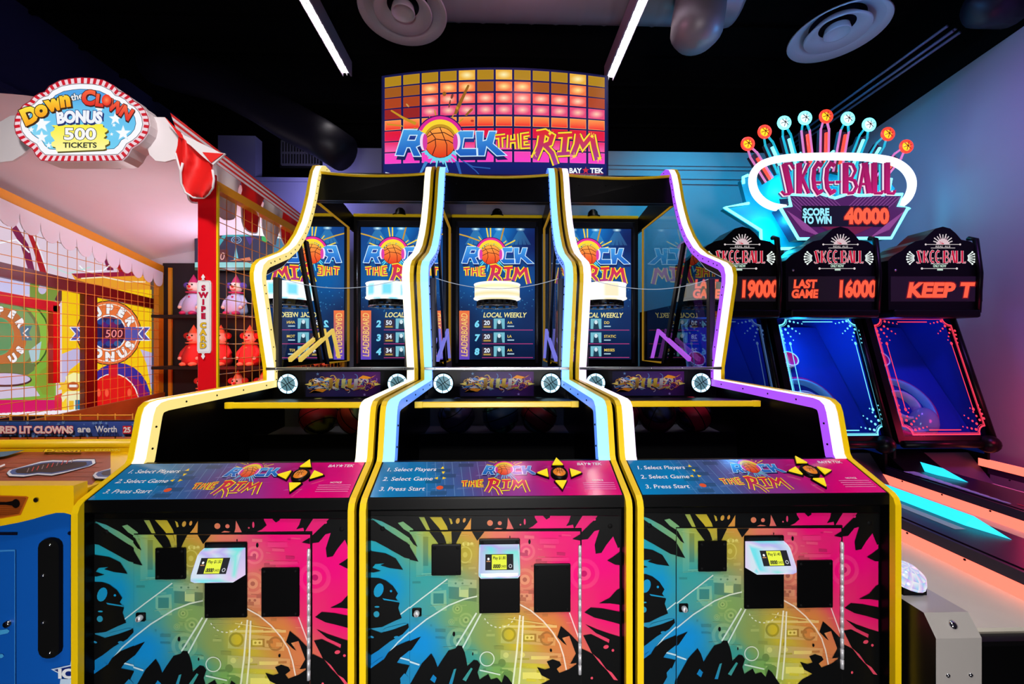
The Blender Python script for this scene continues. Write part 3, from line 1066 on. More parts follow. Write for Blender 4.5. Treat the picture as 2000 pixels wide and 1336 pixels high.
def basketball_machine(cx, label, core, side, edge, rows, ringcol, price):
    root = thing('basketball_machine', label, 'arcade game', (cx, 1.44, 0), 'row of three basketball machines')
    X = lambda x: x + cx
    ed = emis('strip_lens_' + side[0], core[0], core[1])
    es = emis('strip_flank_' + side[0], side[1], side[2])
    ep = mat('post_paint_' + side[0], (60, 58, 60), 0.35, 0.6)
    # side panels with yellow edging and lit strip
    for sg in (-1, 1):
        xo, xi = X(sg * HALF), X(sg * (HALF - TH))
        b = MB()
        low = [p for p in INN[:12]] + [(BACK, 1.268), (BACK, 0.0)]
        b.prism([(xo, y, z) for y, z in low], (xi - xo, 0, 0), M_BLACK)
        glass_low = [(3.03, 2.24), (2.90, 2.12), (2.776, 2.034), (2.66, 1.97), (2.56, 1.935), (2.53, 1.88), (2.60, 1.60), (2.66, 1.36), (2.62, 1.29)]
        up = INN[11:] + [(3.44, 2.90), (BACK, 2.80), (BACK, 2.66), (3.29, 2.66), (3.27, 2.60), (3.14, 2.36), (3.05, 2.25)] + glass_low
        b.prism([(xo, y, z) for y, z in up], (xi - xo, 0, 0), M_BLACK)
        sp = b.build('side_panel', root)
        b = MB()
        b.band(offset_line(PROF, -.004), offset_line(PROF, .018), xo - sg * -.001, xi, M_YEL)
        b.build('edge_trim', sp, 'yellow edging')
        b = MB()
        seg = [p for p in PROF[4:]]
        x2 = X(sg * (HALF - TH - .048))
        b.band(offset_line(seg, .0), offset_line(seg, .045), xi, x2, ed, es, es)
        for i, (a, c) in enumerate(zip(offset_line(seg, .022)[:-1], offset_line(seg, .022)[1:])):
            if math.hypot(a[0] - c[0], a[1] - c[1]) > .07:
                for q in (.25, .75):
                    b.sphere((x2, a[0] + (c[0] - a[0]) * q, a[1] + (c[1] - a[1]) * q), .005, M_BLACKM, 6, 4)
        b.build('light_strip', root, side[3])
        b = MB()
        b.box(min(X(sg * .44), X(sg * .40)), max(X(sg * .44), X(sg * .40)), 2.60, 2.64, 1.345, 1.93, ep, .004)
        b.build('guard_post', root)
        # clear side pane with its coloured edge
        b = MB()
        pane = [(2.66, 1.34), (2.60, 1.62), (2.54, 1.90), (2.56, 1.93), (2.776, 2.03), (3.03, 2.24), (3.14, 2.36), (3.29, 2.66), (3.99, 2.655), (3.99, 1.34)]
        xm = X(sg * (HALF - TH + .004))
        b.add([(xm, y, z) for y, z in pane], [tuple(range(len(pane)))], M_GLASS)
        sgp = b.build('side_pane', root)
        b = MB()
        b.tube([(xm - sg * .004, 3.31, 2.66), (xm - sg * .004, 3.99, 2.655), (xm - sg * .004, 3.99, 1.335), (xm - sg * .004, 3.5, 1.335)], .009, edge, 6)
        b.tube([(xm - sg * .002, y, z) for y, z in pane[:8]], .003, M_GEDGE, 5)
        b.build('pane_edge', sgp)
        # leaning strut and lit deflector bar
        b = MB()
        d = Vector((0, .40, -.95)).normalized()
        b.prism([(X(sg * .455), 3.03, 2.28), (X(sg * .455), 3.08, 2.28), (X(sg * .455), 3.46, 1.33), (X(sg * .455), 3.41, 1.33)], (-sg * .02, 0, 0), M_BLACK)
        b.build('strut', root)
        b = MB()
        b.band([(2.94, 1.40), (3.53, 1.635), (3.68, 1.37)], [(2.95, 1.37), (3.52, 1.60), (3.65, 1.37)], X(sg * .447), X(sg * .425), emis('deflector_' + side[0], side[4], 0.85))
        b.build('deflector_bar', root)
    # lower body
    def lower():
        b = MB()
        b.box(X(-.468), X(.468), 1.51, BACK - .02, 0.02, .74, M_BLACKM)
        b.box(X(-.468), X(.468), BACK - .04, BACK - .02, .74, 1.34, M_BLACKM)
        return b
    cached('lower', root, 'body', lower)

    def panel():
        b = MB()
        b.box(X(-.468), X(.468), 1.495, 1.515, 0.02, .915, M_BLACK)
        P = lambda x, y: (lambda q: (q[0] + cx, 1.495, q[2]))(atY(*zoom_panel(x, y), 1.495))
        A = Art(b, P, (0, -1, 0), M_PRINT, up=-1, clip=(94, 1558, 352, 1470), eps=.00001)
        panel_art(A)
        for sx in (-1, 1):
            b.lathe([(0, .004), (.008, .004), (.010, 0)], (X(sx * .425), 1.4945, .815), M_BLACKM, (0, -1, 0), 12)
        return b
    fp = cached('front_panel', root, 'front_panel', panel)

    def door():
        b = MB()
        b.box(X(-.3195), X(.312), 1.4895, 1.4938, .06, .803, M_BLACK)
        P = lambda x, y: (lambda q: (q[0] + cx, 1.4894, q[2]))(atY(*zoom_panel(x, y), 1.495))
        A = Art(b, P, (0, -1, 0), M_PRINT, up=-1, clip=(333, 1326, 439, 1470), eps=.00001)
        panel_art(A)
        b.box(X(-.3245), X(.317), 1.4902, 1.4948, .055, .808, M_BLACKM)
        return b
    dr = cached('access_door', fp, 'access_door', door)

    def hinge():
        b = MB()
        b.tube([(X(.309), 1.484, .748), (X(.309), 1.484, .27)], .0055, M_SATIN, 8)
        for i in range(12):
            b.tube([(X(.309), 1.484, .742 - i * .04), (X(.309), 1.484, .708 - i * .04)], .0064, M_SATIN, 8)
        return b
    cached('hinge', fp, 'hinge', hinge)

    def lock():
        b = MB()
        b.box(X(-.315), X(-.28), 1.486, 1.49, .49, .522, M_BLACK, .003)
        b.lathe([(0, .014), (.008, .014), (.0105, .010), (.0105, 0)], (X(-.297), 1.487, .505), M_SATIN, (0, -1, 0), 14)
        b.box(X(-.298), X(-.296), 1.4715, 1.474, .500, .511, M_BLACKM)
        return b
    cached('lock', fp, 'lock', lock)
    for i, (x0, x1, z0, z1) in enumerate(((-.243, -.134, .643, .758), (-.067, .085, .500, .776), (.137, .274, .500, .680))):
        def plate():
            b = MB()
            b.box(X(x0), X(x1), 1.481, 1.489, z0, z1, M_BLACK, .003)
            for sx in (x0 + .012, x1 - .012):
                for sz in (z0 + .012, z1 - .012):
                    b.lathe([(0, .003), (.004, .003), (.0055, 0)], (X(sx), 1.481, sz), M_BLACKM, (0, -1, 0), 10)
            return b
        cached('plate%d' % i, fp, 'cover_plate', plate)
    # card reader: tilted translucent box with a small display
    b = MB()
    sec = [(1.481, .757), (1.452, .757), (1.438, .750), (1.408, .692), (1.406, .680), (1.424, .664), (1.481, .658)]
    shl = printed('reader_shell', 0.2, glow=0.95, spec=0.5)
    n = len(sec)
    xs = [-.074, -.066, -.03, 0, .03, .066, .074]
    cols = [(215, 235, 255), (190, 205, 250), (235, 215, 255), (120, 240, 250), (225, 240, 255), (200, 190, 255), (140, 245, 235)]
    rg = random.Random(int(cx * 7) + 40)
    vs, vc = [], []
    for i, x in enumerate(xs):
        for j, (y, z) in enumerate(sec):
            inset = .010 if (i in (0, len(xs) - 1)) and 0 < j < n - 1 else 0
            vs.append((X(x + .008), y + inset, z - (inset * .3 if j < 3 else -inset * .3)))
            vc.append(lin(cols[rg.randrange(len(cols))], .9))
    fs = [(i * n + j, i * n + j + 1, (i + 1) * n + j + 1, (i + 1) * n + j) for i in range(len(xs) - 1) for j in range(n - 1)]
    fs += [tuple(range(n)), tuple((len(xs) - 1) * n + j for j in range(n))]
    b.add(vs, fs, shl, False, vc)
    rd = b.build('card_reader', root, 'glowing translucent card reader')
    b = MB()
    o = Vector((X(.008), 1.404, .7275))
    dv = (Vector((0, 1.408, .692)) - Vector((0, 1.438, .750))).normalized()
    nn = Vector((0, -.058, .030)).normalized()
    P = lambda x, y: o + Vector((x, 0, 0)) - dv * (y - .061)
    P = lambda x, y: Vector((X(.008) + x, 0, 0)) + Vector((0, 1.438, .750)) + dv * (.0615 - y) + nn * .001
    A = Art(b, P, nn, M_SCREEN)
    A.rect(-.050, .006, .050, .056, (6, 8, 20))
    A.rect(-.027, .008, .026, .054, (225, 235, 60))
    A.text('Play ' + price, 0, .044, .009, (40, 45, 10), width=.046, bold=.02)
    A.text('0000', -.010, .018, .011, (20, 25, 10), width=.026, bold=.05, shear=.15)
    A.text('CARDS', .015, .0175, .007, (40, 45, 10), width=.020, bold=.02)
    A.ell(-.039, .041, .004, .004, (240, 240, 240)); A.rect(-.046, .032, -.032, .035, (200, 140, 90)); A.arc(.039, .018, .004, .006, (200, 200, 210))
    b.build('reader_display', rd)
    # control panel
    n0, n1 = (1.462, .942), (1.64, 1.02)
    ln = math.hypot(n1[0] - n0[0], n1[1] - n0[1])
    du = ((n1[0] - n0[0]) / ln, (n1[1] - n0[1]) / ln)
    nrm = Vector((0, -du[1], du[0]))

    def control():
        b = MB()
        b.prism([(X(-.468), 1.458, .90), (X(-.468), 1.458, .936), (X(-.468), 1.462, .941), (X(-.468), 1.64, 1.019), (X(-.468), 1.66, 1.019), (X(-.468), 1.66, .93), (X(-.468), 1.52, .865)], (.936, 0, 0), M_BLACK)
        A = Art(b, lambda x, y: (X(x), n0[0] + du[0] * y, n0[1] + du[1] * y), nrm, M_GLOSSP, clip=(-.462, .462, .002, ln - .002), eps=.00001)
        control_art(A, .462, ln)
        return b
    cp = cached('control', root, 'control_panel', control)
    q = lambda x, y, k=0: Vector((X(x), n0[0] + du[0] * y, n0[1] + du[1] * y)) + nrm * k
    for a in (0, 90, 180, 270):
        def arrow():
            b = MB()
            c = (.243 + .060 * math.cos(R(a)), ln * .56 + .060 * math.sin(R(a)))
            for k0, k1, s, m in ((.002, .010, .032, M_BLACK), (.010, .016, .026, emis('arrow_button_lens', (250, 222, 20), .75))):
                tri = [q(c[0] + s * math.cos(R(a + t)), c[1] + s * math.sin(R(a + t)), k0) for t in (0, 125, 235)]
                b.prism(tri, nrm * (k1 - k0), m)
            return b
        cached('arrow%d' % a, cp, 'arrow_button', arrow)

    def startb():
        b = MB()
        b.lathe([(.034, 0), (.034, .012), (.030, .018), (.026, .018), (.025, .015)], q(.243, ln * .56, .001), M_BLACK, nrm, 28)
        b.lathe([(.025, 0), (.022, .005), (.012, .009), (0, .010)], q(.243, ln * .56, .013), emis('start_button_lens', (214, 120, 30), .8), nrm, 24)
        u = Vector((1, 0, 0)); v = Vector((0, du[0], du[1]))
        A = Art(b, lambda x, y: q(.243, ln * .56, .0245) + u * x + v * y, nrm, M_PRINT)
        for pts in ([(-.017, 0), (.017, 0)], [(0, -.017), (0, .017)], [(-.012, -.012), (-.006, 0), (-.012, .012)], [(.012, -.012), (.006, 0), (.012, .012)]):
            A.line(pts, .0018, (70, 30, 10))
        return b
    cached('start', cp, 'start_button', startb)

    # inside of the cabinet: floor, ball lip and ball bed
    def field():
        b = MB()
        b.prism([(X(-.468), 1.66, .90), (X(-.468), 2.40, .775), (X(-.468), 2.42, .955), (X(-.468), 2.44, .955), (X(-.468), 2.44, .74), (X(-.468), 1.66, .74)], (.936, 0, 0), M_BLACKM)
        b.prism([(X(-.468), 2.44, .915), (X(-.468), 2.80, .93), (X(-.468), 2.80, .74), (X(-.468), 2.44, .74)], (.936, 0, 0), mat('grey_ball_tray', (120, 122, 130), .5))
        b.box(X(-.468), X(.468), 2.80, 2.82, .74, 1.15, mat('grey_ball_tray', (120, 122, 130), .5))
        return b
    cached('field', root, 'ball_trough', field)

    def shelf():
        b = MB()
        b.prism([(X(-.440), 2.16, 1.160), (X(-.440), 2.64, 1.125), (X(-.440), 2.64, 1.147), (X(-.440), 2.16, 1.186)], (.88, 0, 0), M_BLACK)
        return b
    sh = cached('shelf', root, 'shelf', shelf)

    def shelfedge():
        b = MB()
        b.box(X(-.440), X(.440), 2.148, 2.162, 1.158, 1.190, M_YEL, .004)
        b.box(X(-.442), X(-.398), 2.146, 2.166, 1.157, 1.191, M_YEL, .003)
        b.box(X(.398), X(.442), 2.146, 2.166, 1.157, 1.191, M_YEL, .003)
        return b
    cached('shelfedge', sh, 'edge_trim', shelfedge)

    def spk():
        b = MB()
        b.box(X(-.455), X(.455), 2.62, 2.66, 1.13, 1.335, M_BLACK, .003)
        A = Art(b, lambda x, y: (X(x), 2.6195, 1.155 + y), (0, -1, 0), M_PRINT)
        speaker_art(A, side)
        return b
    spp = cached('speaker_panel', root, 'speaker_panel', spk)
    for sx in (-.352, .352):
        def speaker():
            b = MB()
            c = (X(sx), 2.617, 1.243)
            b.lathe([(.070, 0), (.070, .004), (.064, .004)], c, M_BLACK, (0, -1, 0), 32)
            b.lathe([(.063, .001), (.062, .006), (.048, .006), (.047, .001)], c, emis('speaker_ring', (190, 232, 255), 1.9), (0, -1, 0), 32)
            b.lathe([(.047, .001), (.030, .004), (0, .006)], c, emis('speaker_mesh', (110, 160, 175), .55), (0, -1, 0), 32)
            y = 2.609
            for pts in ([(-1, 0), (1, 0)], [(0, -1), (0, 1)]):
                b.tube([(c[0] + (p[0] * .82 - p[1] * .57) * .063, y, c[2] + (p[0] * .57 + p[1] * .82) * .063) for p in pts], .0022, M_BLACKM, 5)
            for s in (-1, 1):
                arcp = [(s * (.22 + .62 * t * t), t * .95) for t in (-.8, -.5, -.2, 0, .2, .5, .8)]
                b.tube([(c[0] + (p[0] * .82 - p[1] * .57) * .063, y, c[2] + (p[0] * .57 + p[1] * .82) * .063) for p in arcp], .0022, M_BLACKM, 5)
            return b
        cached('speaker%d' % (sx > 0), spp, 'speaker', speaker)

    def rail():
        b = MB()
        b.box(X(-.466), X(.466), 2.565, 2.60, 1.333, 1.352, M_STEEL, .003)
        for i in range(5):
            b.sphere((X(-.4 + i * .2), 2.564, 1.343), .004, M_CHROME, 8, 4)
        return b
    cached('rail', root, 'front_rail', rail)

    def shield():
        b = MB()
        n, m = 24, 8
        vs = []
        for j in range(m + 1):
            for i in range(n + 1):
                x = -.40 + .80 * i / n
                k = 1 - (x / .40) ** 2
                ztop = 1.93 - .075 * k
                vs.append((X(x), 2.615 - .05 * k, 1.35 + (ztop - 1.35) * j / m))
        b.add(vs, [(j * (n + 1) + i, j * (n + 1) + i + 1, (j + 1) * (n + 1) + i + 1, (j + 1) * (n + 1) + i) for j in range(m) for i in range(n)], M_SHIELD, True)
        b.tube([vs[m * (n + 1) + i] for i in range(n + 1)], .0022, M_GEDGE, 5)
        return b
    cached('shield', root, 'front_shield', shield)

    # top hood
    def hood():
        b = MB()
        n = 14
        O, I = [], []
        for i in range(n + 1):
            x = -.468 + .936 * i / n
            s = .028 * (1 - (x / .468) ** 2)
            O.append((x, 2.885 - s))
        front = [(X(x), 3.262, z) for x, z in O] + [(X(.468), 3.24, 2.655), (X(-.468), 3.24, 2.655)]
        b.prism(front, (0, .03, 0), M_BLACK)
        b.prism([(X(-.468), 3.29, 2.655), (X(-.468), 3.29, 2.86), (X(-.468), 3.46, 2.97), (X(-.468), 3.46, 2.94), (X(-.468), 3.31, 2.84), (X(-.468), 3.31, 2.655)], (.936, 0, 0), M_BLACK)
        for i in range(4):
            b.sphere((X(-.33 + i * .22), 3.252, 2.80), .006, M_BLACKM, 8, 4)
        return b
    hd = cached('hood', root, 'hood', hood)

    def hoodtrim():
        b = MB()
        b.tube([(X(-.468 + .936 * i / 14), 3.262, 2.890 - .028 * (1 - ((-.468 + .936 * i / 14) / .468) ** 2)) for i in range(15)], .012, M_YEL, 8)
        return b
    cached('hoodtrim', hd, 'edge_trim', hoodtrim)

    # rear board and screen
    def board():
        b = MB()
        b.box(X(-.466), X(.466), 4.12, 4.19, 1.27, 2.815, M_BLACKM)
        fr = mat('navy_bezel', (16, 18, 30), .3)
        for (x0, x1, z0, z1) in ((-.425, -.397, 1.30, 2.76), (.397, .425, 1.30, 2.76), (-.425, .425, 2.70, 2.76)):
            b.box(X(x0), X(x1), 4.095, 4.125, z0, z1, fr, .004)
        return b
    bd = cached('board', root, 'backboard', board)

    def boardtrim():
        b = MB()
        b.box(X(-.466), X(.466), 4.10, 4.13, 2.80, 2.83, M_YEL, .006)
        return b
    cached('boardtrim', bd, 'edge_trim', boardtrim)
    b = MB()
    b.box(X(-.396), X(.396), 4.105, 4.12, 1.335, 2.70, M_BLACKM)
    A = Art(b, lambda x, y: (X(x), 4.1045, 1.342 + y), (0, -1, 0), M_SCREEN, clip=(-.388, .388, 0, 1.35), eps=.00001)
    logo_screen(A, .388, 1.35, rows, side)
    b.build('screen', bd)

    def dome():
        b = MB()
        b.lathe([(.085, 0), (.08, .015), (.055, .03), (.05, .06), (.03, .085), (0, .092)], (X(0), 4.15, 2.815), M_BLACK, (0, 0, 1), 20)
        return b
    cached('dome', bd, 'camera_dome', dome)

    # lit hoop
    b = MB()
    hc = (X(0), 3.76, 0)
    ra, h0, h1 = .212, 1.925, 2.055
    hm = printed('hoop_diffuser', .3, glow=1.25)
    nseg, rows_ = 48, 4
    vs, vc, fs = [], [], []
    for j in range(rows_ + 1):
        for i in range(nseg):
            a = 2 * math.pi * i / nseg
            vs.append((hc[0] + ra * math.cos(a), hc[1] + ra * math.sin(a), h0 + (h1 - h0) * j / rows_))
            vc.append(lin(ringcol(i, j), 1.0))
    for j in range(rows_):
        for i in range(nseg):
            fs.append((j * nseg + i, j * nseg + (i + 1) % nseg, (j + 1) * nseg + (i + 1) % nseg, (j + 1) * nseg + i))
    b.add(vs, fs, hm, True, vc)
    hp = b.build('hoop', root, 'lit hoop')
    def hooprim():
        b = MB()
        b.tube([(hc[0] + ra * math.cos(2 * math.pi * i / 40), hc[1] + ra * math.sin(2 * math.pi * i / 40), h0) for i in range(40)], .010, emis('hoop_rim', (255, 250, 240), 1.1), 8, True)
        b.tube([(hc[0] + ra * math.cos(2 * math.pi * i / 40), hc[1] + ra * math.sin(2 * math.pi * i / 40), h1) for i in range(40)], .007, emis('hoop_rim', (255, 250, 240), 1.1), 8, True)
        return b
    cached('hooprim', hp, 'hoop_rim', hooprim)
    def bracket():
        b = MB()
        b.lathe([(ra - .03, 0), (ra - .035, -.03)], (hc[0], hc[1], 1.905), M_BLACK, (0, 0, 1), 32)
        for i in range(16):
            a = 2 * math.pi * i / 16
            b.box(hc[0] + .18 * math.cos(a) - .012, hc[0] + .18 * math.cos(a) + .012, hc[1] + .18 * math.sin(a) - .006, hc[1] + .18 * math.sin(a) + .006, 1.855, 1.90, M_BLACK)
        b.tube([(hc[0] + .19 * math.cos(2 * math.pi * i / 40), hc[1] + .19 * math.sin(2 * math.pi * i / 40), 1.848) for i in range(40)], .006, M_STEEL, 6, True)
        b.box(hc[0] - .07, hc[0] + .07, hc[1] + .19, 4.10, 1.88, 1.93, M_BLACK)
        return b
    cached('hoopbracket', hp, 'hoop_bracket', bracket)
    return root


def ring_mid(i, j):
    return (255, 250, 235) if j in (0, 2, 4) else (250, 225, 160)


def ring_left(i, j):
    return (120, 220, 245) if (i // 3) % 2 == 0 and j in (1, 2, 3) else (240, 248, 255)


def ring_right(i, j):
    return (255, 232, 190) if (i // 5) % 2 else (255, 255, 245)


EDGE_L = emis('amber_pane_edge', (190, 140, 20), .5)
basketball_machine(-1.0, 'leftmost of the three basketball machines, its curved edges lit warm white', ((255, 246, 214), 1.35), ('warm', (255, 232, 140), .9, 'warm white light strip', (250, 210, 90)), EDGE_L,
                   [('2', '50', 'ANN'), ('3', '34', 'TOM'), ('4', '34', 'KIT')], ring_left, '$1.50')
basketball_machine(0.0, 'middle basketball machine, its curved edges lit pale blue', ((150, 222, 255), 1.25), ('blue', (96, 150, 255), .95, 'pale blue light strip', (130, 130, 235)), EDGE_L,
                   [('6', '20', 'AA'), ('7', '20', 'LA'), ('8', '20', 'AA')], ring_mid, '$1.80')
basketball_machine(1.0, 'rightmost of the three basketball machines, its curved edges lit violet white', ((248, 226, 255), 1.3), ('violet', (176, 84, 255), .95, 'violet white light strip', (190, 90, 235)), EDGE_L,
                   [('4', '30', 'DD'), ('5', '28', 'STATIC'), ('6', '28', 'MISSES')], ring_right, '$1.40')


# loose basketballs under the shelves
def basketball(x, y, z, r, label, c1, c2, seed):
    b = MB()
    n, k = 28, 16
    rg = random.Random(seed)
    vs, vc, fs = [], [], []
    d = [Vector((rg.uniform(-1, 1), rg.uniform(-1, 1), rg.uniform(-1, 1))).normalized() for _ in range(3)]
    for i in range(k + 1):
        t = math.pi * i / k
        for j in range(n):
            a = 2 * math.pi * j / n
            p = Vector((math.sin(t) * math.cos(a), math.sin(t) * math.sin(a), math.cos(t)))
            vs.append((x + r * p.x, y + r * p.y, z + r * p.z))
            w = math.sin(7 * p.dot(d[0]) + 4 * math.sin(5 * p.dot(d[1])))
            vc.append(lin(c1 if abs(p.dot(d[2])) < .55 else (c2 if w > 0 else (20, 22, 26))))
    for i in range(k):
        for j in range(n):
            fs.append((i * n + j, (i + 1) * n + j, (i + 1) * n + (j + 1) % n, i * n + (j + 1) % n))
    b.add(vs, fs, printed('ball_rubber', .45), True, vc)
    o = b.build('basketball', None, off=(x, y, z - r))
    o.location = (x, y, z - r)
    tag(o, label, 'ball', 'basketballs under the shelves')
    Q = [d[2].orthogonal().normalized()]
    Q.append(d[2].cross(Q[0]))
    b = MB()
    rr = r * 1.0
    C = Vector((x, y, z))
    for c0, ax1, ax2, q in ((0, Q[0], Q[1], 1), (0, Q[0], d[2], 1), (.55, Q[0], Q[1], .835), (-.55, Q[0], Q[1], .835)):
        b.tube([C + d[2] * (c0 * rr) + (ax1 * math.cos(2 * math.pi * i / 28) + ax2 * math.sin(2 * math.pi * i / 28)) * rr * q for i in range(28)], .003, M_BLACKM, 5, True)
    b.build('seam', o)
    return o


RED, TEAL, BLUE = (190, 36, 40), (80, 150, 120), (60, 80, 150)
for (x, lab, c1, c2) in ((-1.137, 'red and green printed basketball, left of two under the warm white machine shelf', RED, (170, 170, 80)), (-.898, 'red basketball, right of two under the warm white machine shelf', (196, 60, 36), (120, 140, 80)),
                         (-.262, 'dark blue and red basketball, leftmost of three under the pale blue machine shelf', (70, 50, 90), BLUE), (.022, 'teal patterned dark basketball, middle one under the pale blue machine shelf', (40, 60, 96), TEAL),
                         (.268, 'red topped dark basketball, rightmost of three under the pale blue machine shelf', (130, 30, 44), (90, 120, 130)),
                         (.80, 'dark red basketball, leftmost under the violet machine shelf, half behind its light strip', (150, 26, 60), (60, 50, 110)), (1.04, 'dark maroon basketball, middle one of three under the violet machine shelf', (120, 24, 60), (50, 60, 110)),
                         (1.275, 'bright red striped basketball, rightmost under the violet machine shelf', (200, 30, 60), (60, 50, 100))):
    basketball(x, 2.575, 1.04, .116, lab, c1, c2, int(x * 100) + 300)

# ------------------------------------------------------------------ ceiling fittings
M_DUCT = mat('galvanised_duct', (150, 145, 155), 0.45, 0.35)
M_DUCTB = mat('black_duct', (30, 28, 44), 0.45, 0.3)
M_FIN = mat('louvre_fin', (200, 200, 205), 0.4)
M_BARL = emis('bar_light_tube', (255, 250, 240), BAR_STRENGTH)
M_HOUS = mat('light_housing', (170, 150, 175), 0.5)


def linear_light(x, y0, y1, sg, label):
    o = thing('linear_light', label, 'ceiling light', (x, (y0 + y1) / 2, 4.44), 'linear ceiling lights')
    b = MB()
    b.box(x - .05, x + .05, y0, y1, 4.53, 4.60, M_HOUS)
    b.box(x + sg * .035, x + sg * .05, y0, y1, 4.44, 4.53, M_HOUS)
    b.box(x - sg * .05, x - sg * .044, y0, y1, 4.44, 4.53, M_HOUS)
    for yy in (y0 + .3, (y0 + y1) / 2, y1 - .3):
        b.tube([(x, yy, 4.6), (x, yy, 4.96)], .006, M_BLACKM, 5)
    b.build('housing', o)
    b = MB()
    b.box(x - .043, x + .034, y0 + .01, y1 - .01, 4.50, 4.53, M_BARL)
    b.build('light_tube', o, 'glowing white tube')
    b = MB()
    k = int((y1 - y0) / .11)
    for i in range(k):
        yy = y1 - .05 - i * .11
        b.box(x - .043, x + .034, yy, yy + .004, 4.445, 4.498, M_FIN)
    b.box(x - .005, x - .001, y0, y1, 4.445, 4.498, M_FIN)
    b.build('louvre', o)


linear_light(-1.645, -3.6, 4.43, 1, 'long glowing ceiling light left of the arched marquee sign')
linear_light(1.245, -3.6, 4.43, -1, 'long glowing ceiling light right of the arched marquee sign')


def diffuser(x, y, z, r, label):
    o = thing('ceiling_diffuser', label, 'air vent', (x, y, z), 'round ceiling air diffusers')
    m = mat('diffuser_paint', (178, 172, 182), 0.45)
    b = MB()
    b.lathe([(r * .55, .10), (r * .9, .02), (r, 0), (r * .985, -.012), (r * .80, .05), (r * .72, .07)], (x, y, z), m, n=48)
    b.build('outer_cone', o)
    b = MB(); b.lathe([(r * .45, .08), (r * .66, .0), (r * .64, -.012), (r * .42, .05), (r * .36, .06)], (x, y, z), m, n=40); b.build('inner_cone', o)
    b = MB(); b.lathe([(0, .03), (r * .20, .03), (r * .24, -.005), (r * .26, -.012), (r * .27, .0), (r * .24, .05)], (x, y, z), m, n=32); b.build('centre_cup', o)
    b = MB(); b.lathe([(r * .75, .06), (r * .6, .2), (r * .45, .3), (r * .45, 5.0 - z)], (x, y, z), M_DUCTB, n=32); b.build('neck', o)


diffuser(-.80, 3.42, 4.32, .37, 'round ceiling diffuser above the left end of the marquee, faintly pink')
diffuser(3.06, 3.52, 4.30, .375, 'round ceiling diffuser lit blue above the neon crown sign')

# ducts
b = MB()
yc, zc = 3.78, 4.87
xs = [-.62 + i * .03 for i in range(98)]
b.tube([(x, yc + .03 * (x > 9), zc) for x in xs], [.262 if i % 8 else .268 for i in range(98)], M_DUCT, 28)
o = b.build('spiral_duct')
DUCT = tag(o, 'wide grey spiral duct with a rounded stub running across the top of the photo', 'duct')
b = MB()
b.tube([(1.80, 3.50, 4.62), (1.76, 3.42, 4.45), (1.70, 3.34, 4.26), (1.67, 3.31, 4.12), (1.655, 3.30, 4.03), (1.65, 3.30, 3.97)], [.20, .21, .21, .205, .15, .02], M_DUCT, 24)
b.tube([(1.83, 3.55, 4.70), (1.81, 3.52, 4.66)], .225, M_DUCT, 24)
b.build('duct_elbow', DUCT, 'rounded stub hanging beside the right ceiling light')
b = MB()
pts = [atY(300, 128, 4.9), atY(345, 140, 4.85), atY(410, 158, 4.8), atY(450, 172, 4.75), atY(510, 205, 4.65), atY(570, 240, 4.55), atY(630, 272, 4.5), atY(672, 300, 4.45)]
b.tube(pts, [.20, .215, .21, .22, .21, .22, .21, .20], M_DUCTB, 20)
o = b.build('flexible_duct')
tag(o, 'dark flexible duct sloping down under the ceiling above the striped canopy', 'duct')
b = MB()
b.tube([(3.72, 3.05, 4.20), (3.80, 3.05, 4.20), (3.85, 3.05, 4.20), (4.1, 3.05, 4.20)], [.02, .14, .17, .17], M_DUCTB, 20)
o = b.build('round_duct')
tag(o, 'dark round duct end at the top right corner', 'duct')
for i, (dx, dz) in enumerate(((-.05, .02), (.0, -.02), (.025, .0), (.06, -.03))):
    b = MB()
    b.tube([(3.80 + dx, 3.235, 4.13 + dz), (3.86 + dx, 5.19, 4.13 + dz)], .012, mat('conduit_metal', (110, 120, 150), .4, .4), 8)
    o = b.build('conduit')
    tag(o, 'thin metal conduit of the bundle running along the right ceiling edge', 'pipe', 'conduits along the right wall')
b = MB()
M_VG = mat('grille_grey', (60, 60, 66), .6)
g0, g1 = atY(550, 275, 5.18), atY(624, 322, 5.18)
for i in range(14):
    x = g0[0] + (g1[0] - g0[0]) * i / 13
    b.box(x - .006, x + .006, 5.17, 5.19, g1[2], g0[2], M_VG)
for z in (g0[2], (g0[2] + g1[2]) / 2, g1[2]):
    b.box(g0[0], g1[0], 5.175, 5.20, z - .012, z + .012, M_VG)
b.box(g0[0] - .03, g1[0] + .03, 5.19, 5.22, g1[2] - .03, g0[2] + .03, M_BLACKM)
b.box(g0[0] - .03, g1[0] + .03, 5.20, 6.45, g0[2] - .03, g0[2] + .03, M_BLACKM)
o = b.build('vent_grille')
tag(o, 'dark wall grille above the left basketball machine', 'air vent')

# ------------------------------------------------------------------ arched marquee sign
MY = 3.55


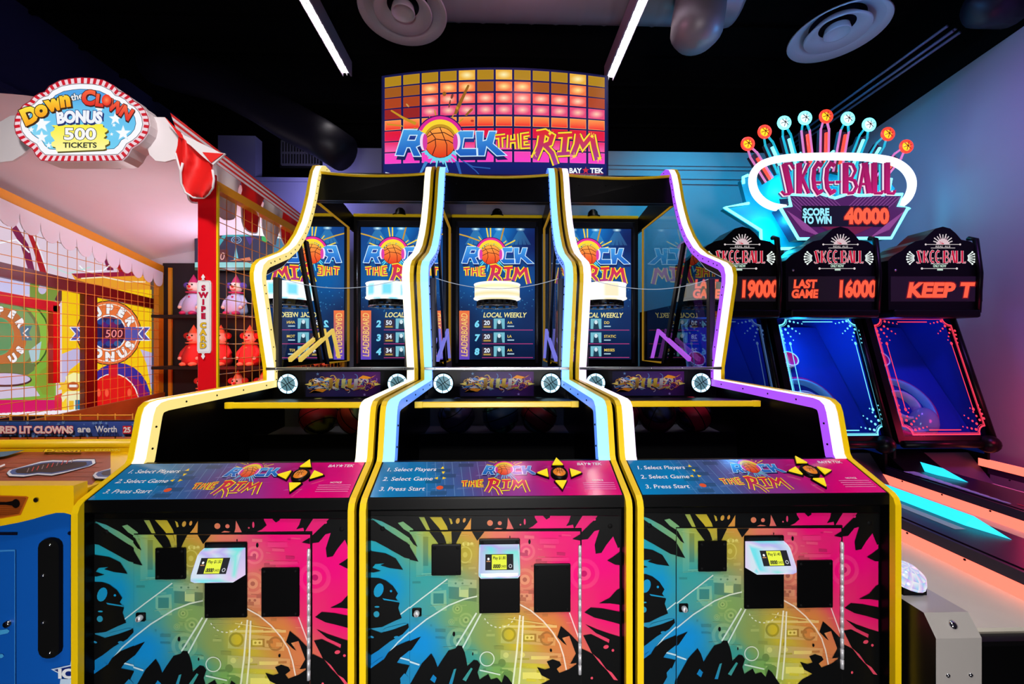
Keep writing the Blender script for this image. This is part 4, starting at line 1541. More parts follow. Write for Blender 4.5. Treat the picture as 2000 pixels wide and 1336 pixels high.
def marquee():
    root = thing('marquee_sign', 'arched backlit marquee sign with orange light tiles above the basketball machines', 'sign', (0, MY, 2.89))
    PX = lambda x, y: (lambda q: (q[0], MY, q[2]))(atY(700 + x / 3.704, 110 + y / 3.704, MY))
    b = MB()
    top = [(168 + (1808 - 168) * i / 24, 80 + 62 * ((i - 12) / 12) ** 2) for i in range(25)]
    outl = [PX(*p) for p in top] + [PX(1808, 925), PX(168, 925)]
    b.prism([(x, MY + .004, z) for x, y, z in outl], (0, .09, 0), mat('navy_sign_box', (16, 22, 70), .35))
    b.build('sign_box', root)
    b = MB()
    A = Art(b, PX, (0, -1, 0), M_GLOW, up=-1, eps=.00001)
    navy = (14, 20, 84)
    A.poly([(x, y) for x, y in top] + [(1808, 924), (168, 924)], (10, 14, 60))
    A.poly([(x * .985 + 15, y + 10) for x, y in top] + [(1795, 920), (182, 920)], navy)
    A.poly([(182, 760), (1795, 775), (1795, 920), (182, 920)], vgrad(760, (10, 26, 110), 985, (6, 14, 60)))
    unl = [(176, 132, 24), (160, 88, 26), (172, 66, 28), (150, 34, 34)]
    lit = [((255, 246, 190), (236, 176, 60)), ((255, 236, 150), (246, 120, 66)), ((255, 228, 190), (246, 92, 84)), ((255, 214, 180), (232, 70, 120))]
    litc = [{4, 6, 10}, {2, 3, 4, 6, 7, 10}, {2, 3, 4, 5, 6, 7, 8, 9, 10}, {2, 3, 4, 5, 6, 7, 8, 9, 10, 11}]
    for r in range(8):
        for c in range(12):
            x0 = 194 + c * 133.8
            x1 = x0 + 112
            sag = lambda x: (62 - 6.5 * r) * ((x - 988) / 820) ** 2
            yb = 100 + r * 84.5
            hh = 64 if r < 7 else 70
            quad = [(x0, yb + sag(x0)), (x1, yb + sag(x1)), (x1, yb + hh + sag(x1)), (x0, yb + hh + sag(x0))]
            ym = yb + hh / 2 + sag((x0 + x1) / 2)
            fr = 5
            if r < 4:
                if c in litc[r]:
                    c0, c1 = lit[r]
                    A.poly([(q[0] - (3 if i in (0, 3) else -3), q[1] + (-3 if i < 2 else 3)) for i, q in enumerate(quad)], tuple(min(255, v + 10) for v in c1))
                    A.poly(quad, c1)
                    A.glowspot((x0 + x1) / 2, ym, 57, 33, c0, c1, 16, 4)
                else:
                    A.poly([(q[0] - (3 if i in (0, 3) else -3), q[1] + (-3 if i < 2 else 3)) for i, q in enumerate(quad)], tuple(v * 1.12 for v in unl[r]))
                    A.poly(quad, unl[r])
            else:
                g = [((255, 150, 74), (244, 36, 44)), ((224, 22, 50), (226, 14, 80)), ((234, 40, 100), (248, 96, 176)), ((246, 70, 180), (252, 60, 200))][r - 4]
                A.poly([(q[0] - (3 if i in (0, 3) else -3), q[1] + (-3 if i < 2 else 3)) for i, q in enumerate(quad)], tuple(min(255, v * .9 + 40) for v in g[0]))
                A.poly(quad, vgrad(ym - 34, g[0], ym + 34, g[1]))
    S = Sub(A, 0, 0, 1.0, 1)
    # paint splashes behind the ball (angles run the other way: y points down here)
    Y1, Y2 = (196, 146, 36), (150, 96, 30)
    A.splat(592, 590, 118, 235, 17, 21, Y1, -172, -8, .62)
    A.poly([(690, 420), (705, 372), (788, 210), (800, 206), (803, 216), (735, 372), (712, 420)], Y2)
    A.poly([(232, 396), (240, 388), (330, 440), (420, 478), (412, 500), (322, 455)], Y1)
    A.poly([(205, 486), (315, 500), (325, 510), (210, 498)], Y1)
    A.poly([(768, 428), (812, 380), (830, 376), (828, 390), (784, 432)], Y2)
    A.ell(622, 273, 14, 16, Y2); A.ell(678, 290, 9, 20, (120, 60, 50), rot=.3); A.ell(660, 345, 6, 30, (120, 60, 50), rot=.2); A.ell(715, 375, 9, 12, Y1); A.ell(356, 356, 6, 16, (200, 150, 80), rot=-.7); A.ell(824, 468, 12, 8, (180, 50, 40))
    A.splat(592, 650, 118, 230, 15, 9, (112, 214, 240), 18, 166, .6)
    A.poly([(480, 760), (440, 850), (452, 856), (505, 765)], (60, 130, 200)); A.poly([(700, 760), (735, 862), (750, 862), (725, 760)], (40, 90, 170))
    A.line([(740, 750), (830, 800), (955, 812)], 8, (40, 90, 170)); A.line([(790, 780), (850, 830), (895, 880)], 7, (40, 90, 170))
    art_rock(S, splash=False)
    art_rim(S, 985, 545)
    for (x, y) in ((1270, 700), (1560, 725), (1740, 740), (1385, 560), (1690, 580)):
        A.splat(x, y, 10, 34, 9, int(x), (250, 220, 60))
    A.text('BAY', 1568, 828, 34, (240, 242, 250), width=88, bold=.04)
    A.star(1644, 826, 26, (205, 40, 60), rot=-90)
    A.text('TEK', 1722, 828, 34, (240, 242, 250), width=92, bold=.04)
    A.rect(1526, 850, 1770, 854, (205, 60, 70)); A.text('ENTERTAINMENT', 1650, 864, 9, (230, 230, 240), width=150)
    A.poly([(196, 838), (290, 862), (285, 866), (240, 862), (196, 850)], (200, 210, 230))  # pale reflection painted at the lower left corner
    b.build('sign_face', root, 'backlit printed face')
    b = MB()
    b.box(-.54, -.505, MY + .02, MY + .08, 2.892, 2.99, M_BLACKM); b.build('mounting_post', root); b = MB(); b.box(.505, .54, MY + .02, MY + .08, 2.892, 2.99, M_BLACKM)
    b.build('mounting_post', root)


marquee()

# ------------------------------------------------------------------ ball rolling alleys on the right
HY = 3.16      # plane of the score heads


def skee_logo(A, cx, cy, w, fill, edge, ow=10, up=-1, curved=0):
    """up=-1: picture y runs down"""
    k = w / 735
    f = lambda p: (cx + (p[0] - 367) * k, cy + (p[1] - 95) * k * (-up) + 0)
    st = skee_strokes()
    for pts, wd in st:
        A.line([f(p) for p in pts], (wd + 2 * ow) * k, edge)
    for pts, wd in st:
        A.line([f(p) for p in pts], wd * k, fill)


def alley(L, W, hx, label, gcol, gname, disp, px_head, lampw):
    """L: left side; W: width; hx: middle of the target cabinet"""
    root = thing('ball_alley', label, 'arcade game', (L + W / 2, 1.5, 0), 'row of ball rolling alleys')
    bx0, bx1 = max(hx - .40, L + .006), min(hx + .40, L + W - .006)
    # score head: outline traced on the middle head, shifted by machine
    ox = px_head - 1640
    H = lambda x, y: (lambda q: (q[0], HY, q[2]))(atY(1360 + x / 3.125 + ox, 200 + y / 3.125, HY))
    outl = [(548, 1268), (545, 965), (575, 935), (630, 905), (668, 872), (712, 848), (760, 838), (800, 800), (835, 770), (880, 758), (925, 770), (960, 800), (992, 838), (1050, 850), (1090, 880), (1125, 910), (1160, 940), (1160, 1268)]
    o3 = [H(*p) for p in outl]
    o3 = [(min(max(x, L + .004), L + W - .004), y, z) for x, y, z in o3]
    b = MB()
    b.prism(o3, (0, .22, 0), M_BLACK)
    hd = b.build('score_head', root)
    b = MB()
    A = Art(b, H, (0, -1, 0), M_GLOW, up=-1, eps=.00002)
    wht, redc = (215, 205, 205), (196, 20, 48)
    for i in range(9):
        a = R(200 + i * 17.5)
        A.line([(880 + 20 * math.cos(a), 868 + 20 * math.sin(a)), (880 + (62 + 6 * (i % 2)) * math.cos(a), 868 + (62 + 6 * (i % 2)) * math.sin(a))], 6, wht)
    A.splat(880, 868, 30, 58, 12, 3, (150, 120, 130), -178, -2, .9)
    A.poly([(835, 868), (855, 840), (880, 830), (905, 840), (925, 868)], (215, 190, 195)); A.splat(880, 868, 8, 30, 7, 5, (200, 40, 60), -175, -5, .8)
    A.line([(775, 867), (985, 867)], 3, wht); A.ell(775, 867, 6, 6, wht, 10); A.ell(985, 867, 6, 6, wht, 10)
    A.text('REAL ALE', 880, 880, 11, wht, width=92)
    A.line([(806, 889), (955, 889)], 3, wht)
    b.build('crest', hd, 'white and red illuminated crest')
    b = MB(); A = Art(b, H, (0, -1, 0), M_GLOW, up=-1, eps=.00002)
    skee_logo(A, 868, 942, 300, redc, (235, 215, 220), 5)
    for sx in (-1, 1):
        for i in range(6):
            a = R(-55 + i * 22)
            p0 = (868 + sx * (158 + 6 * math.cos(a)), 950 + 14 * math.sin(a))
            p1 = (868 + sx * (168 + 40 * math.cos(a)), 950 + 44 * math.sin(a))
            A.line([p0, p1], 6, (225, 235, 230)); A.ell(*p1, 6, 6, (235, 245, 240), 10)
    b.build('lettering', hd, 'red illuminated lettering with white outlines')
    b = MB(); A = Art(b, H, (0, -1, 0), M_GLOW, up=-1, eps=.00002)
    A.text('ONLY NOW', 860, 998, 15, (190, 220, 200), width=80, bold=.04)
    A.line([(805, 985), (910, 985)], 3, wht); A.line([(752, 1014), (965, 1014)], 3, wht); A.ell(752, 1014, 7, 7, wht, 10); A.ell(965, 1014, 7, 7, wht, 10)
    A.rect(845, 1016, 880, 1026, (190, 220, 200))
    b.build('tagline', hd)
    for (x, y) in ((590, 1025), (1112, 1030)):
        b = MB()
        b.lathe([(.010, 0), (.008, .006), (0, .007)], H(x, y), M_STEEL, (0, -1, 0), 12)
        b.build('bolt', hd)
    b = MB()
    A = Art(b, H, (0, -1, 0), M_SCREEN, up=-1, eps=.00003)
    A.rect(562, 1062, 1122, 1215, (12, 4, 16))
    red = (255, 92, 58)
    for (t, x, y, h, w, s) in disp:
        A.text(t, x, y, h, red, width=w, shear=s, bold=.05, outline=(110, 12, 12), ow=.05)
    b.build('score_display', hd, 'red dot matrix display')
    b = MB()
    z0 = o3[0][2]
    b.box(o3[0][0] + .02, o3[-1][0] - .02, HY - .03, HY + .2, z0 - .06, z0 + .005, M_BLACK, .015, 2)
    b.build('head_ledge', hd)
    b = MB()
    xr = o3[-1][0]
    b.tube([(xr - .022, HY - .005, z0 - .02), (xr - .022, HY - .02, z0 + .3), (xr - .022, HY + .01, z0 + .58), (xr - .022, HY + .06, z0 + .60)], .020, M_BLACK, 10)
    b.build('side_post', hd)
    # target cabinet: slanted glass from y 3.36 (top) to 3.08 (bottom)
    yt, zt, yb, zb = 3.34, 1.735, 3.06, .775
    G = lambda x, z: (x, yb + (z - zb) / (zt - zb) * (yt - yb), z)
    b = MB()
    fr = .055
    x0, x1 = bx0, bx1
    outer = [G(x0, zb - .06), G(x1, zb - .06), G(x1, zt + .05), G(x0, zt + .05)]
    gx0, gx1 = max(hx - .345, x0 + .04), hx + .345
    inner = [G(gx0, zb), G(gx1, zb), G(gx1, zt), G(gx0, zt)]
    b.holed([outer, inner], (0, .05, 0), M_BLACK)
    b.tube([G(x0 + .03, zb - .06), G(x1 - .03, zb - .06)], .03, M_BLACK, 8); b.tube([G(x1 - .026, zb - .06), G(x1 - .026, zt + .05)], .025, M_BLACK, 8)
    b.sphere((x1 - .072, outer[0][1] - .0, zb - .06), .07, M_BLACK, 14, 8)
    b.build('glass_frame', root)
    b = MB()
    tsd = mat('target_side', (22, 64, 176), .4)
    b.box(x0, x0 + .02, 3.42, 4.2, .3, zt + .1, M_BLACKM); b.box(x1 - .02, x1, 3.42, 4.2, .3, zt + .1, M_BLACKM)
    for xa, xb, xn in ((x0, x0 + .02, x0 + .024), (x1 - .02, x1, x1 - .024)):
        b.prism([(xa, 3.42, .3), (xa, 3.42, zt + .1), (xa, 3.36, zt), (xa, 3.09, zb), (xa, 3.09, .3)], (xb - xa, 0, 0), M_BLACKM)
        b.prism([(xn, 4.17, .62), (xn, 4.17, zt + .04), (xn, 3.38, zt), (xn, 3.11, zb), (xn, 3.11, .62)], (.002, 0, 0), tsd)
    b.box(x0, x1, 4.18, 4.2, .3, zt + .1, mat('target_back', (12, 30, 110), .45)); b.box(x0, x1, 3.4, 4.2, zt + .05, zt + .1, M_BLACKM)
    b.build('target_cabinet', root)
    # sloping target ramp with score rings
    b = MB()
    rm = mat('target_ramp', (24, 60, 170), .4, noise=.25, nscale=5)
    b.prism([(x0 + .03, 3.12, .66), (x0 + .03, 3.77, 1.66), (x0 + .03, 3.80, 1.66), (x0 + .03, 3.80, .66)], (x1 - x0 - .06, 0, 0), rm)
    tr = b.build('target_ramp', root)
    nrm = Vector((0, -1.0, .65)).normalized()
    on = lambda x, t: Vector((x, 3.12 + .65 * t, .66 + 1.0 * t))
    b = MB()
    ring = mat('white_ring', (215, 215, 225), .35)
    c = on(hx - .13, .66)
    b.lathe([(.075, 0), (.075, .10), (.066, .10), (.066, .02)], c, ring, nrm, 28)
    tang = Vector((1, 0, 0)).cross(nrm)
    A = Art(b, lambda x, y: c + nrm * y + (Vector((1, 0, 0)) * math.sin(x / .076) + tang * math.cos(x / .076)) * .0765, tang, M_PRINT)
    A.text('100', -.02, .05, .045, (20, 24, 40), width=.09, bold=.03)
    b.lathe([(.0655, .095), (.055, .03), (0, .03)], c, mat('magenta_ring', (205, 20, 130), .4), nrm, 24)
    lamp('cup_fill', 'POINT', (hx - .16, 3.33, 1.40), .9 if L > 2 and L < 3 else .35, (1, .8, .95), .02)  # added point light, brightens the cup
    b.build('score_cup', tr, 'white cup marked 100')
    b = MB()
    for (rr, mm, h) in ((.27, mat('magenta_ring', (205, 20, 130), .4), .05), (.245, mat('cyan_ring', (120, 205, 235), .4), .065), (.13, ring, .07)):
        cc = on(max(hx - .20, L + .30), .30)
        n = 40
        b.lathe([(rr, 0), (rr, h), (rr - .02, h), (rr - .02, 0)], cc, mm, nrm, 40)
    b.build('score_ring', tr)
    b = MB()
    b.sphere(on(hx - .03, .17) + nrm * .03, .13, mat('clear_scoop', (150, 165, 200), .15), 24, 12, .85, .6, 1.0)
    b.build('score_scoop', tr)
    lampmat = emis('target_lamp', (40, 110, 255), 6)
    b = MB()
    b.box(hx - .3, hx + .3, 3.5, 3.53, zt + .02, zt + .045, lampmat)
    b.build('target_lamp', root)
    lamp('target_fill', 'POINT', (hx - .1, 3.40, 1.60), lampw[0], lampw[1], .06)  # added point light, brightens the target interior
    # glass with glowing printed border
    b = MB()
    b.add(inner, [(0, 1, 2, 3)], glass('target_glass', (200, 215, 240), .07, 1.45))
    nG = Vector((0, -(zt - zb), (yt - yb))).normalized()
    A = Art(b, lambda x, y: G(hx + x, zb + y), nG, printed('glass_border_' + gname, .3, glow=gcol[3]), eps=.0002)
    w, h = .335, zt - zb - .012
    A.k = 6
    cc = gcol[:3]
    def corner(r):
        p = []
        for (sx, sy, a0) in ((-1, 1, 0), (1, 1, 270), (1, 0, 180), (-1, 0, 90)):
            cx_, cy_ = sx * w, (h if sy else .012)
            arcs = [(cx_ + r * math.cos(R(a)), cy_ + r * math.sin(R(a))) for a in range(270, 359, 22)] if (sx, sy) == (-1, 1) else \
                   [(cx_ + r * math.cos(R(a)), cy_ + r * math.sin(R(a))) for a in range(180, 271, 22)] if (sx, sy) == (1, 1) else \
                   [(cx_ + r * math.cos(R(a)), cy_ + r * math.sin(R(a))) for a in range(90, 181, 22)] if (sx, sy) == (1, 0) else \
                   [(cx_ + r * math.cos(R(a)), cy_ + r * math.sin(R(a))) for a in range(0, 91, 22)]
            p.append(arcs)
        return list(reversed(p[0])) [::-1][::1], p[1], p[2], p[3]
    tl, tr_, br, bl = corner(.065)
    loop = tl + list(tr_) [::1] + br[::-1][::-1] + bl
    # order each corner so the outline runs clockwise from the left side
    tl = [(-w + .065 * math.cos(R(a)), h + .065 * math.sin(R(a))) for a in (270, 292, 315, 338, 360)]
    tr_ = [(w + .065 * math.cos(R(a)), h + .065 * math.sin(R(a))) for a in (180, 202, 225, 248, 270)]
    br = [(w + .065 * math.cos(R(a)), .012 + .065 * math.sin(R(a))) for a in (90, 112, 135, 158, 180)]
    bl = [(-w + .065 * math.cos(R(a)), .012 + .065 * math.sin(R(a))) for a in (0, 22, 45, 68, 90)]
    loop = tl + tr_ + br + bl
    A.line(loop, .012, cc, True)
    A.line([(x * .965, h / 2 + (y - h / 2) * .975) for x, y in loop], .003, cc, True)
    A.line([(-.13, h - .035), (.13, h - .035)], .008, cc); A.line([(-.13, .045), (.13, .045)], .008, cc)
    for s in (-1, 1):
        A.line([(s * .275, h - .22), (s * .275, .20)], .007, cc)
        A.ell(s * .275, h - .22, .011, .014, cc, 10); A.ell(s * .275, .20, .011, .014, cc, 10)
        for v in (0, 1):
            ey = h - .03 if v else .045
            dy = -1 if v else 1
            for i, a in enumerate((12, 38, 62, 84)):
                for q in range(4):
                    r0 = .105 + q * .034
                    A.ell(s * (w + .01 - r0 * math.cos(R(a))), ey + dy * (r0 * math.sin(R(a)) - .02), .0105 - .0016 * q, .0105 - .0016 * q, cc, 8)
    b.build('glass', root, gname + ' outlined target glass')
    # lane, rails and strips
    lw = .36 if L > 1.6 else .165
    lx0, lx1 = L + lw, L + W - .025
    zl = .40
    b = MB()
    b.box(lx0, lx1, 1.50, 3.05, .30, zl, mat('lane_board', (222, 214, 200), .35, noise=.05))
    b.prism([(lx0, 3.05, zl), (lx0, 3.22, .60), (lx0, 3.24, .60), (lx0, 3.24, .3), (lx0, 3.05, .3)], (lx1 - lx0, 0, 0), mat('lane_hump', (70, 66, 84), .5))
    b.build('lane', root)
    b = MB()
    b.box(L, L + W, 1.46, 3.9, 0.02, .30, M_BLACK)
    b.box(L + .17, L + W, 1.44, 1.5, 0.02, .385, M_BLACK, .01)
    b.build('base', root)
    sal = emis('salmon_strip', (255, 112, 92), 1.7)
    b = MB()
    b.box(lx1 - .004, lx1 + .02, 1.45, 3.15, zl - .002 if L < 3 else .515, .465 if L < 3 else .575, sal)
    b.box(lx1 + .0, lx1 + .02, 1.45, 3.15, .4655, .519, mat('plum_laminate', (38, 22, 48), .3))
    for i in range(6):
        b.sphere((lx1 - .005, 1.6 + i * .27, .46), .006, M_BLACKM, 6, 4)
    b.build('lane_strip', root, 'salmon lit strip along the lane')
    if L > 1.6:
        b = MB()
        b.prism([(L + .003, 1.50, .52), (lx0, 1.50, .52), (lx0, 3.25, .52), (L + .003, 3.25, .52)], (0, 0, -.22), mat('plum_laminate', (38, 22, 48), .3))
        A = Art(b, lambda x, y: (x, y, .5205), (0, 0, 1), M_PRINT, eps=.0002)
        A.ell(L + .16, 1.66, .07, .12, (10, 8, 14))
        if L < 3:
            A.rect(L + .125, 2.05, L + .185, 2.75, (172, 168, 186))
        else:
            for i in range(11):
                t = i / 10
                A.ell(L + .035 + .012 * t, 2.40 + .56 * t, .016 + .030 * t, .034 + .012 * t, (170, 208, 236), 14)
            A.rect(L + .012, 2.38, L + .034, 2.99, (150, 190, 225))
            A.rect(L + .06, 2.1, L + .075, 2.36, (200, 20, 60))
        b.build('ball_return', root)
        b = MB()
        cxs = L + (.225 if L < 3 else .17)
        ya, yb_ = (1.93, 3.13) if L < 3 else (2.74, 3.38)
        ym_ = ya + .16
        vs = [(cxs + .05, ya, .522), (cxs, ym_, .522), (cxs + .05, ym_, .522), (cxs + .05, ym_, .572), (cxs, yb_, .522), (cxs + .05, yb_, .522), (cxs + .05, yb_, .572)]
        b.add(vs, [(0, 1, 3), (0, 3, 2), (1, 4, 6, 3), (2, 3, 6, 5), (1, 2, 5, 4), (0, 2, 1), (4, 5, 6)], emis('cyan_strip', (40, 214, 245), 1.35))
        b.build('rail_strip', root, 'cyan lit strip')
        b = MB()
        b.prism([(L + .02, 2.98, .52), (L + .02, 3.20, .66), (L + .02, 3.26, .66), (L + .02, 3.26, .5), (L + .02, 2.98, .5)], (lx0 - L - .04, 0, 0), M_BLACK)
        b.build('return_hood', root)
    else:
        # brushed steel coin box beside the lane, with a card reader
        b = MB()
        sec = [(1.335, .02), (1.335, .487), (1.375, .55), (2.2, .55), (2.2, .02)]
        b.prism([(L + .003, y, z) for y, z in sec], (lw - .003, 0, 0), mat('dark_cabinet_side', (10, 10, 13), .3), mat('satin_steel_front', (196, 190, 186), .3, .3))
        for (x, y, z, n_) in ((L + .085, 1.355, .519, (0, -.85, .54)),):
            b.lathe([(.013, 0), (.012, .006), (.005, .009), (0, .009)], (x, y, z), M_CHROME, n_, 16)
        for sx in (.045, .125):
            b.lathe([(.007, 0), (.006, .004), (0, .005)], (L + sx, 1.335, .36), M_CHROME, (0, -1, 0), 12)
        b.box(L + .065, L + .115, 1.3335, 1.336, .27, .30, M_BLACKM)
        b.build('coin_box', root, 'brushed steel front')
        b = MB()
        vs = []
        cb = [(245, 240, 255), (150, 215, 255), (215, 170, 250), (255, 255, 255)]
        b.lathe([(0, .055), (.03, .052), (.055, .035), (.065, .01), (.066, 0), (.0, 0)], (L + .075, 1.515, .592), printed('reader_shell', .2, glow=.95), (.1, -.35, 1), 20)
        b.c = [[lin(cb[(i + j) % 4], .9) for j in range(len(f))] for i, f in enumerate(b.f)]
        b.box(L + .03, L + .12, 1.47, 1.56, .55, .59, M_BLACK)
        b.build('card_reader', root, 'glowing translucent card reader')
    return root


alley(1.505, .780, 1.885, 'leftmost ball rolling alley, partly behind the violet basketball machine, its glass border dim blue', (70, 110, 170, .55), 'dim blue', [('19000', 982, 1138, 92, 235, .05), ('LAST', 660, 1108, 48, 140, .08), ('GAME', 660, 1168, 48, 165, .08)], 1448, (0.9, (.05, .2, 1)))
alley(2.295, .805, 2.72, 'middle ball rolling alley with cyan outlined glass, its display reading LAST GAME 16000', (110, 228, 255, 1.25), 'cyan', [('16000', 978, 1138, 92, 240, .05), ('LAST', 662, 1108, 46, 140, .08), ('GAME', 660, 1168, 46, 160, .08)], 1640, (8, (.01, .40, 1)))
alley(3.11, .83, 3.545, 'rightmost ball rolling alley with red outlined glass, its display reading KEEP T', (255, 60, 84, 1.1), 'red', [('KEEP T', 858, 1145, 82, 400, .18)], 1840, (1.3, (.16, .12, 1)))


# ------------------------------------------------------------------ neon crown sign over the alleys
NY = 3.72


def neon_sign():
    root = thing('neon_sign', 'large neon crown sign with bowling pin rays above the ball alleys', 'sign', (3.2, NY, 1.9))
    N = lambda x, y, dy=0.0: (lambda q: (q[0], NY + dy, q[2]))(atY(1360 + x / 3.125, 200 + y / 3.125, NY))
    cy = emis('neon_cyan', (110, 240, 255), 2.6)
    cyd = emis('neon_teal', (30, 190, 215), .8)
    rd = emis('neon_red', (255, 70, 50), 1.4)
    pk = emis('neon_pink', (230, 130, 200), .8)
    wt = emis('neon_white', (242, 246, 255), 1.35)
    amb = emis('bulb_amber', (255, 190, 30), 1.5)
    blu = emis('bulb_ice', (210, 250, 255), 1.5)
    plate = mat('sign_plate_blue', (14, 185, 230), .4)
    for q in ((450, 780, 5), (560, 500, 2.5), (1050, 480, 2.5), (1230, 650, 2)):
        lamp('neon_fill', 'POINT', N(q[0], q[1], .02), q[2], (.02, .75, 1), .03)  # added point lights, strengthen the cyan on the plate
    b = MB()
    b.prism([N(*p, .10) for p in [(310, 450), (430, 395), (700, 350), (1000, 350), (1215, 420), (1275, 500), (1235, 600), (1180, 800), (1125, 885), (430, 880), (425, 770), (200, 630), (350, 605)]], (0, .05, 0), plate)
    b.build('back_plate', root)
    for sx in (560, 1050):
        b = MB()
        q = N(sx, 860, .12)
        b.box(q[0] - .04, q[0] + .04, NY + .11, NY + .17, 1.845, q[2] + .2, M_BLACK)
        b.build('stand', root)
    b = MB()
    b = None
    for pts in ([(345, 602), (192, 626), (420, 770), (422, 868), (470, 885), (640, 882)], [(1190, 742), (1338, 634), (1252, 622)], [(1035, 882), (1128, 885), (1140, 850)], [(312, 480), (310, 440), (340, 428)], [(1190, 448), (1225, 450), (1195, 610)],
                [(615, 345), (660, 300), (680, 282)], [(720, 300), (760, 330)], [(815, 330), (870, 280)], [(455, 348), (520, 335), (560, 338)]):
        b = MB()
        b.tube([N(*p, .06) for p in pts], .014, cy, 8)
        b.build('outline_tube', root, 'cyan neon outline')
    tops = [(318, 250), (421, 176), (541, 121), (668, 92), (797, 82), (930, 96), (1060, 133), (1175, 190), (1288, 266)]
    bases = [(455, 470), (530, 420), (615, 400), (705, 420), (790, 420), (872, 420), (945, 420), (1035, 420), (1125, 470)]
    rods = 'rccrrrccr'
    bulbs = 'rrccrccrr'
    for (t, s, rc, bc) in zip(tops, bases, rods, bulbs):
        T, B_ = Vector(N(*t, .02)), Vector(N(*s, .02))
        d = (T - B_).normalized()
        side = Vector((-d.z, 0, d.x)) * .040
        m1, m0 = (rd, pk) if rc == 'r' else (cy, cyd)
        T2 = T - d * .11
        b = MB()
        b.prism([B_ + side * 1.1 + Vector((0, .02, 0)), T2 + side * .9 + Vector((0, .02, 0)), T2 - side * .9 + Vector((0, .02, 0)), B_ - side * 1.1 + Vector((0, .02, 0))], (0, .03, 0), mat('ray_body', (60, 20, 40) , .4))
        for s_ in (-1, 1):
            b.tube([B_ + side * s_, T2 + side * s_], .010, m0, 6)
        b.tube([B_ - Vector((0, .015, 0)), T - d * .16 - Vector((0, .015, 0))], .013, m1, 8)
        ray_ = b.build('ray', root, ('red' if rc == 'r' else 'cyan') + ' neon ray with a ' + ('red and amber' if bc == 'r' else 'cyan') + ' bulb')
        b = MB()
        m2, m3 = (emis('bulb_ring_red', (255, 60, 40), 1.6), amb) if bc == 'r' else (cy, blu)
        ctr = T
        b.tube([ctr + Vector((.055 * math.cos(2 * math.pi * i / 20), -.01, .055 * math.sin(2 * math.pi * i / 20))) for i in range(20)], .012, m2, 8, True)
        b.tube([ctr - d * .055 + side * .55, ctr - d * .115 + side * .95], .010, m0 if bc == 'r' else cyd, 6)
        b.tube([ctr - d * .055 - side * .55, ctr - d * .115 - side * .95], .010, m0 if bc == 'r' else cyd, 6)
        b.sphere(ctr, .042, m3, 12, 8, 1, .6, 1)
        for i in range(6):
            a = i * math.pi / 3 + .3
            b.tube([ctr + Vector((0, -.028, 0)), ctr + Vector((.042 * math.cos(a), -.026, .042 * math.sin(a)))], .003, mat('bulb_spoke', (150, 40, 20), .5), 5)
        b.build('bulb', ray_)
    # white oval tube
    path = [(520, 655), (450, 645), (390, 615), (345, 565), (326, 500), (336, 440), (375, 395), (440, 368), (530, 352), (650, 345), (808, 342), (960, 345), (1090, 355), (1180, 375), (1245, 415), (1282, 470), (1288, 530), (1265, 590), (1220, 632), (1170, 650)]
    # smooth it
    sm = []
    for i in range(len(path) - 1):
        p0, p1, p2, p3 = path[max(0, i - 1)], path[i], path[i + 1], path[min(len(path) - 1, i + 2)]
        for k in range(4):
            t = k / 4
            sm.append(tuple(.5 * (2 * p1[j] + (p2[j] - p0[j]) * t + (2 * p0[j] - 5 * p1[j] + 4 * p2[j] - p3[j]) * t * t + (3 * p1[j] - p0[j] - 3 * p2[j] + p3[j]) * t ** 3) for j in (0, 1)))
    sm.append(path[-1])
    b = MB()
    b.tube([N(*p, -.04) for p in sm], .034, wt, 12)
    b.build('oval_tube', root, 'thick white neon oval')
    # letters standing in front
    b = MB()
    A = Art(b, lambda x, y: N(x, y, -.09), (0, -1, 0), M_GLOW, up=-1, eps=.0005)
    f = lambda p: (462 + p[0] * .905, 402 + p[1] * 1.0)
    st = skee_strokes()
    for o_, c_ in ((30, (60, 215, 235)), (21, (60, 60, 120)), (15, (250, 225, 240)), (7, (150, 20, 90))):
        for pts, wd in st:
            A.line([f(p) for p in pts], wd * .86 + o_, c_)
    g = vgrad(400, (150, 16, 84), 600, (196, 22, 110))
    for pts, wd in st:
        A.line([f(p) for p in pts], wd * .86, g)
    b.build('lettering', root, 'magenta deco letters with white outlines')
    # banner with display
    ban = [(515, 585), (660, 592), (695, 578), (790, 608), (885, 578), (925, 592), (1190, 585), (1166, 655), (1225, 665), (1125, 845), (575, 850), (468, 668), (530, 655)]
    b = MB()
    b.prism([N(*p, -.10) for p in ban], (0, .12, 0), mat('banner_side', (40, 14, 60), .4))
    A = Art(b, lambda x, y: N(x, y, -.1005), (0, -1, 0), printed('banner_print', .35, glow=.75), up=-1, eps=.0003)
    A.poly(ban, (84, 26, 96))
    for i in range(34):
        x = 500 + i * 22
        if x < 850:
            A.line([(x, 600), (x + 105, 700)], 4, (150, 84, 160)) if x < 780 else None
        else:
            A.line([(x + 80, 600), (x - 25, 700)], 4, (150, 84, 160)) if x < 1110 else None
    for i in range(12):
        A.line([(505 + i * 9, 665 + i * 6.6 + 20), (600 + i * 10, 800 + i * 4)], 4, (160, 80, 160)); A.line([(1200 - i * 9, 665 + i * 6.6 + 20), (1105 - i * 10, 800 + i * 4)], 4, (160, 80, 160))
    A.poly([(700, 780), (1010, 780), (850, 850)], (120, 20, 60))
    b.build('banner', root, 'purple striped banner')
    b = MB()
    for i in range(len(ban)):
        pass
    b.tube([N(*p, -.10) for p in ban], .014, cy, 8, True)
    b.build('banner_tube', root, 'cyan neon outline')
    b = MB()
    A = Art(b, lambda x, y: N(x, y, -.108), (0, -1, 0), M_SCREEN, up=-1, eps=.0004)
    A.rect(590, 655, 1105, 780, (6, 10, 26))
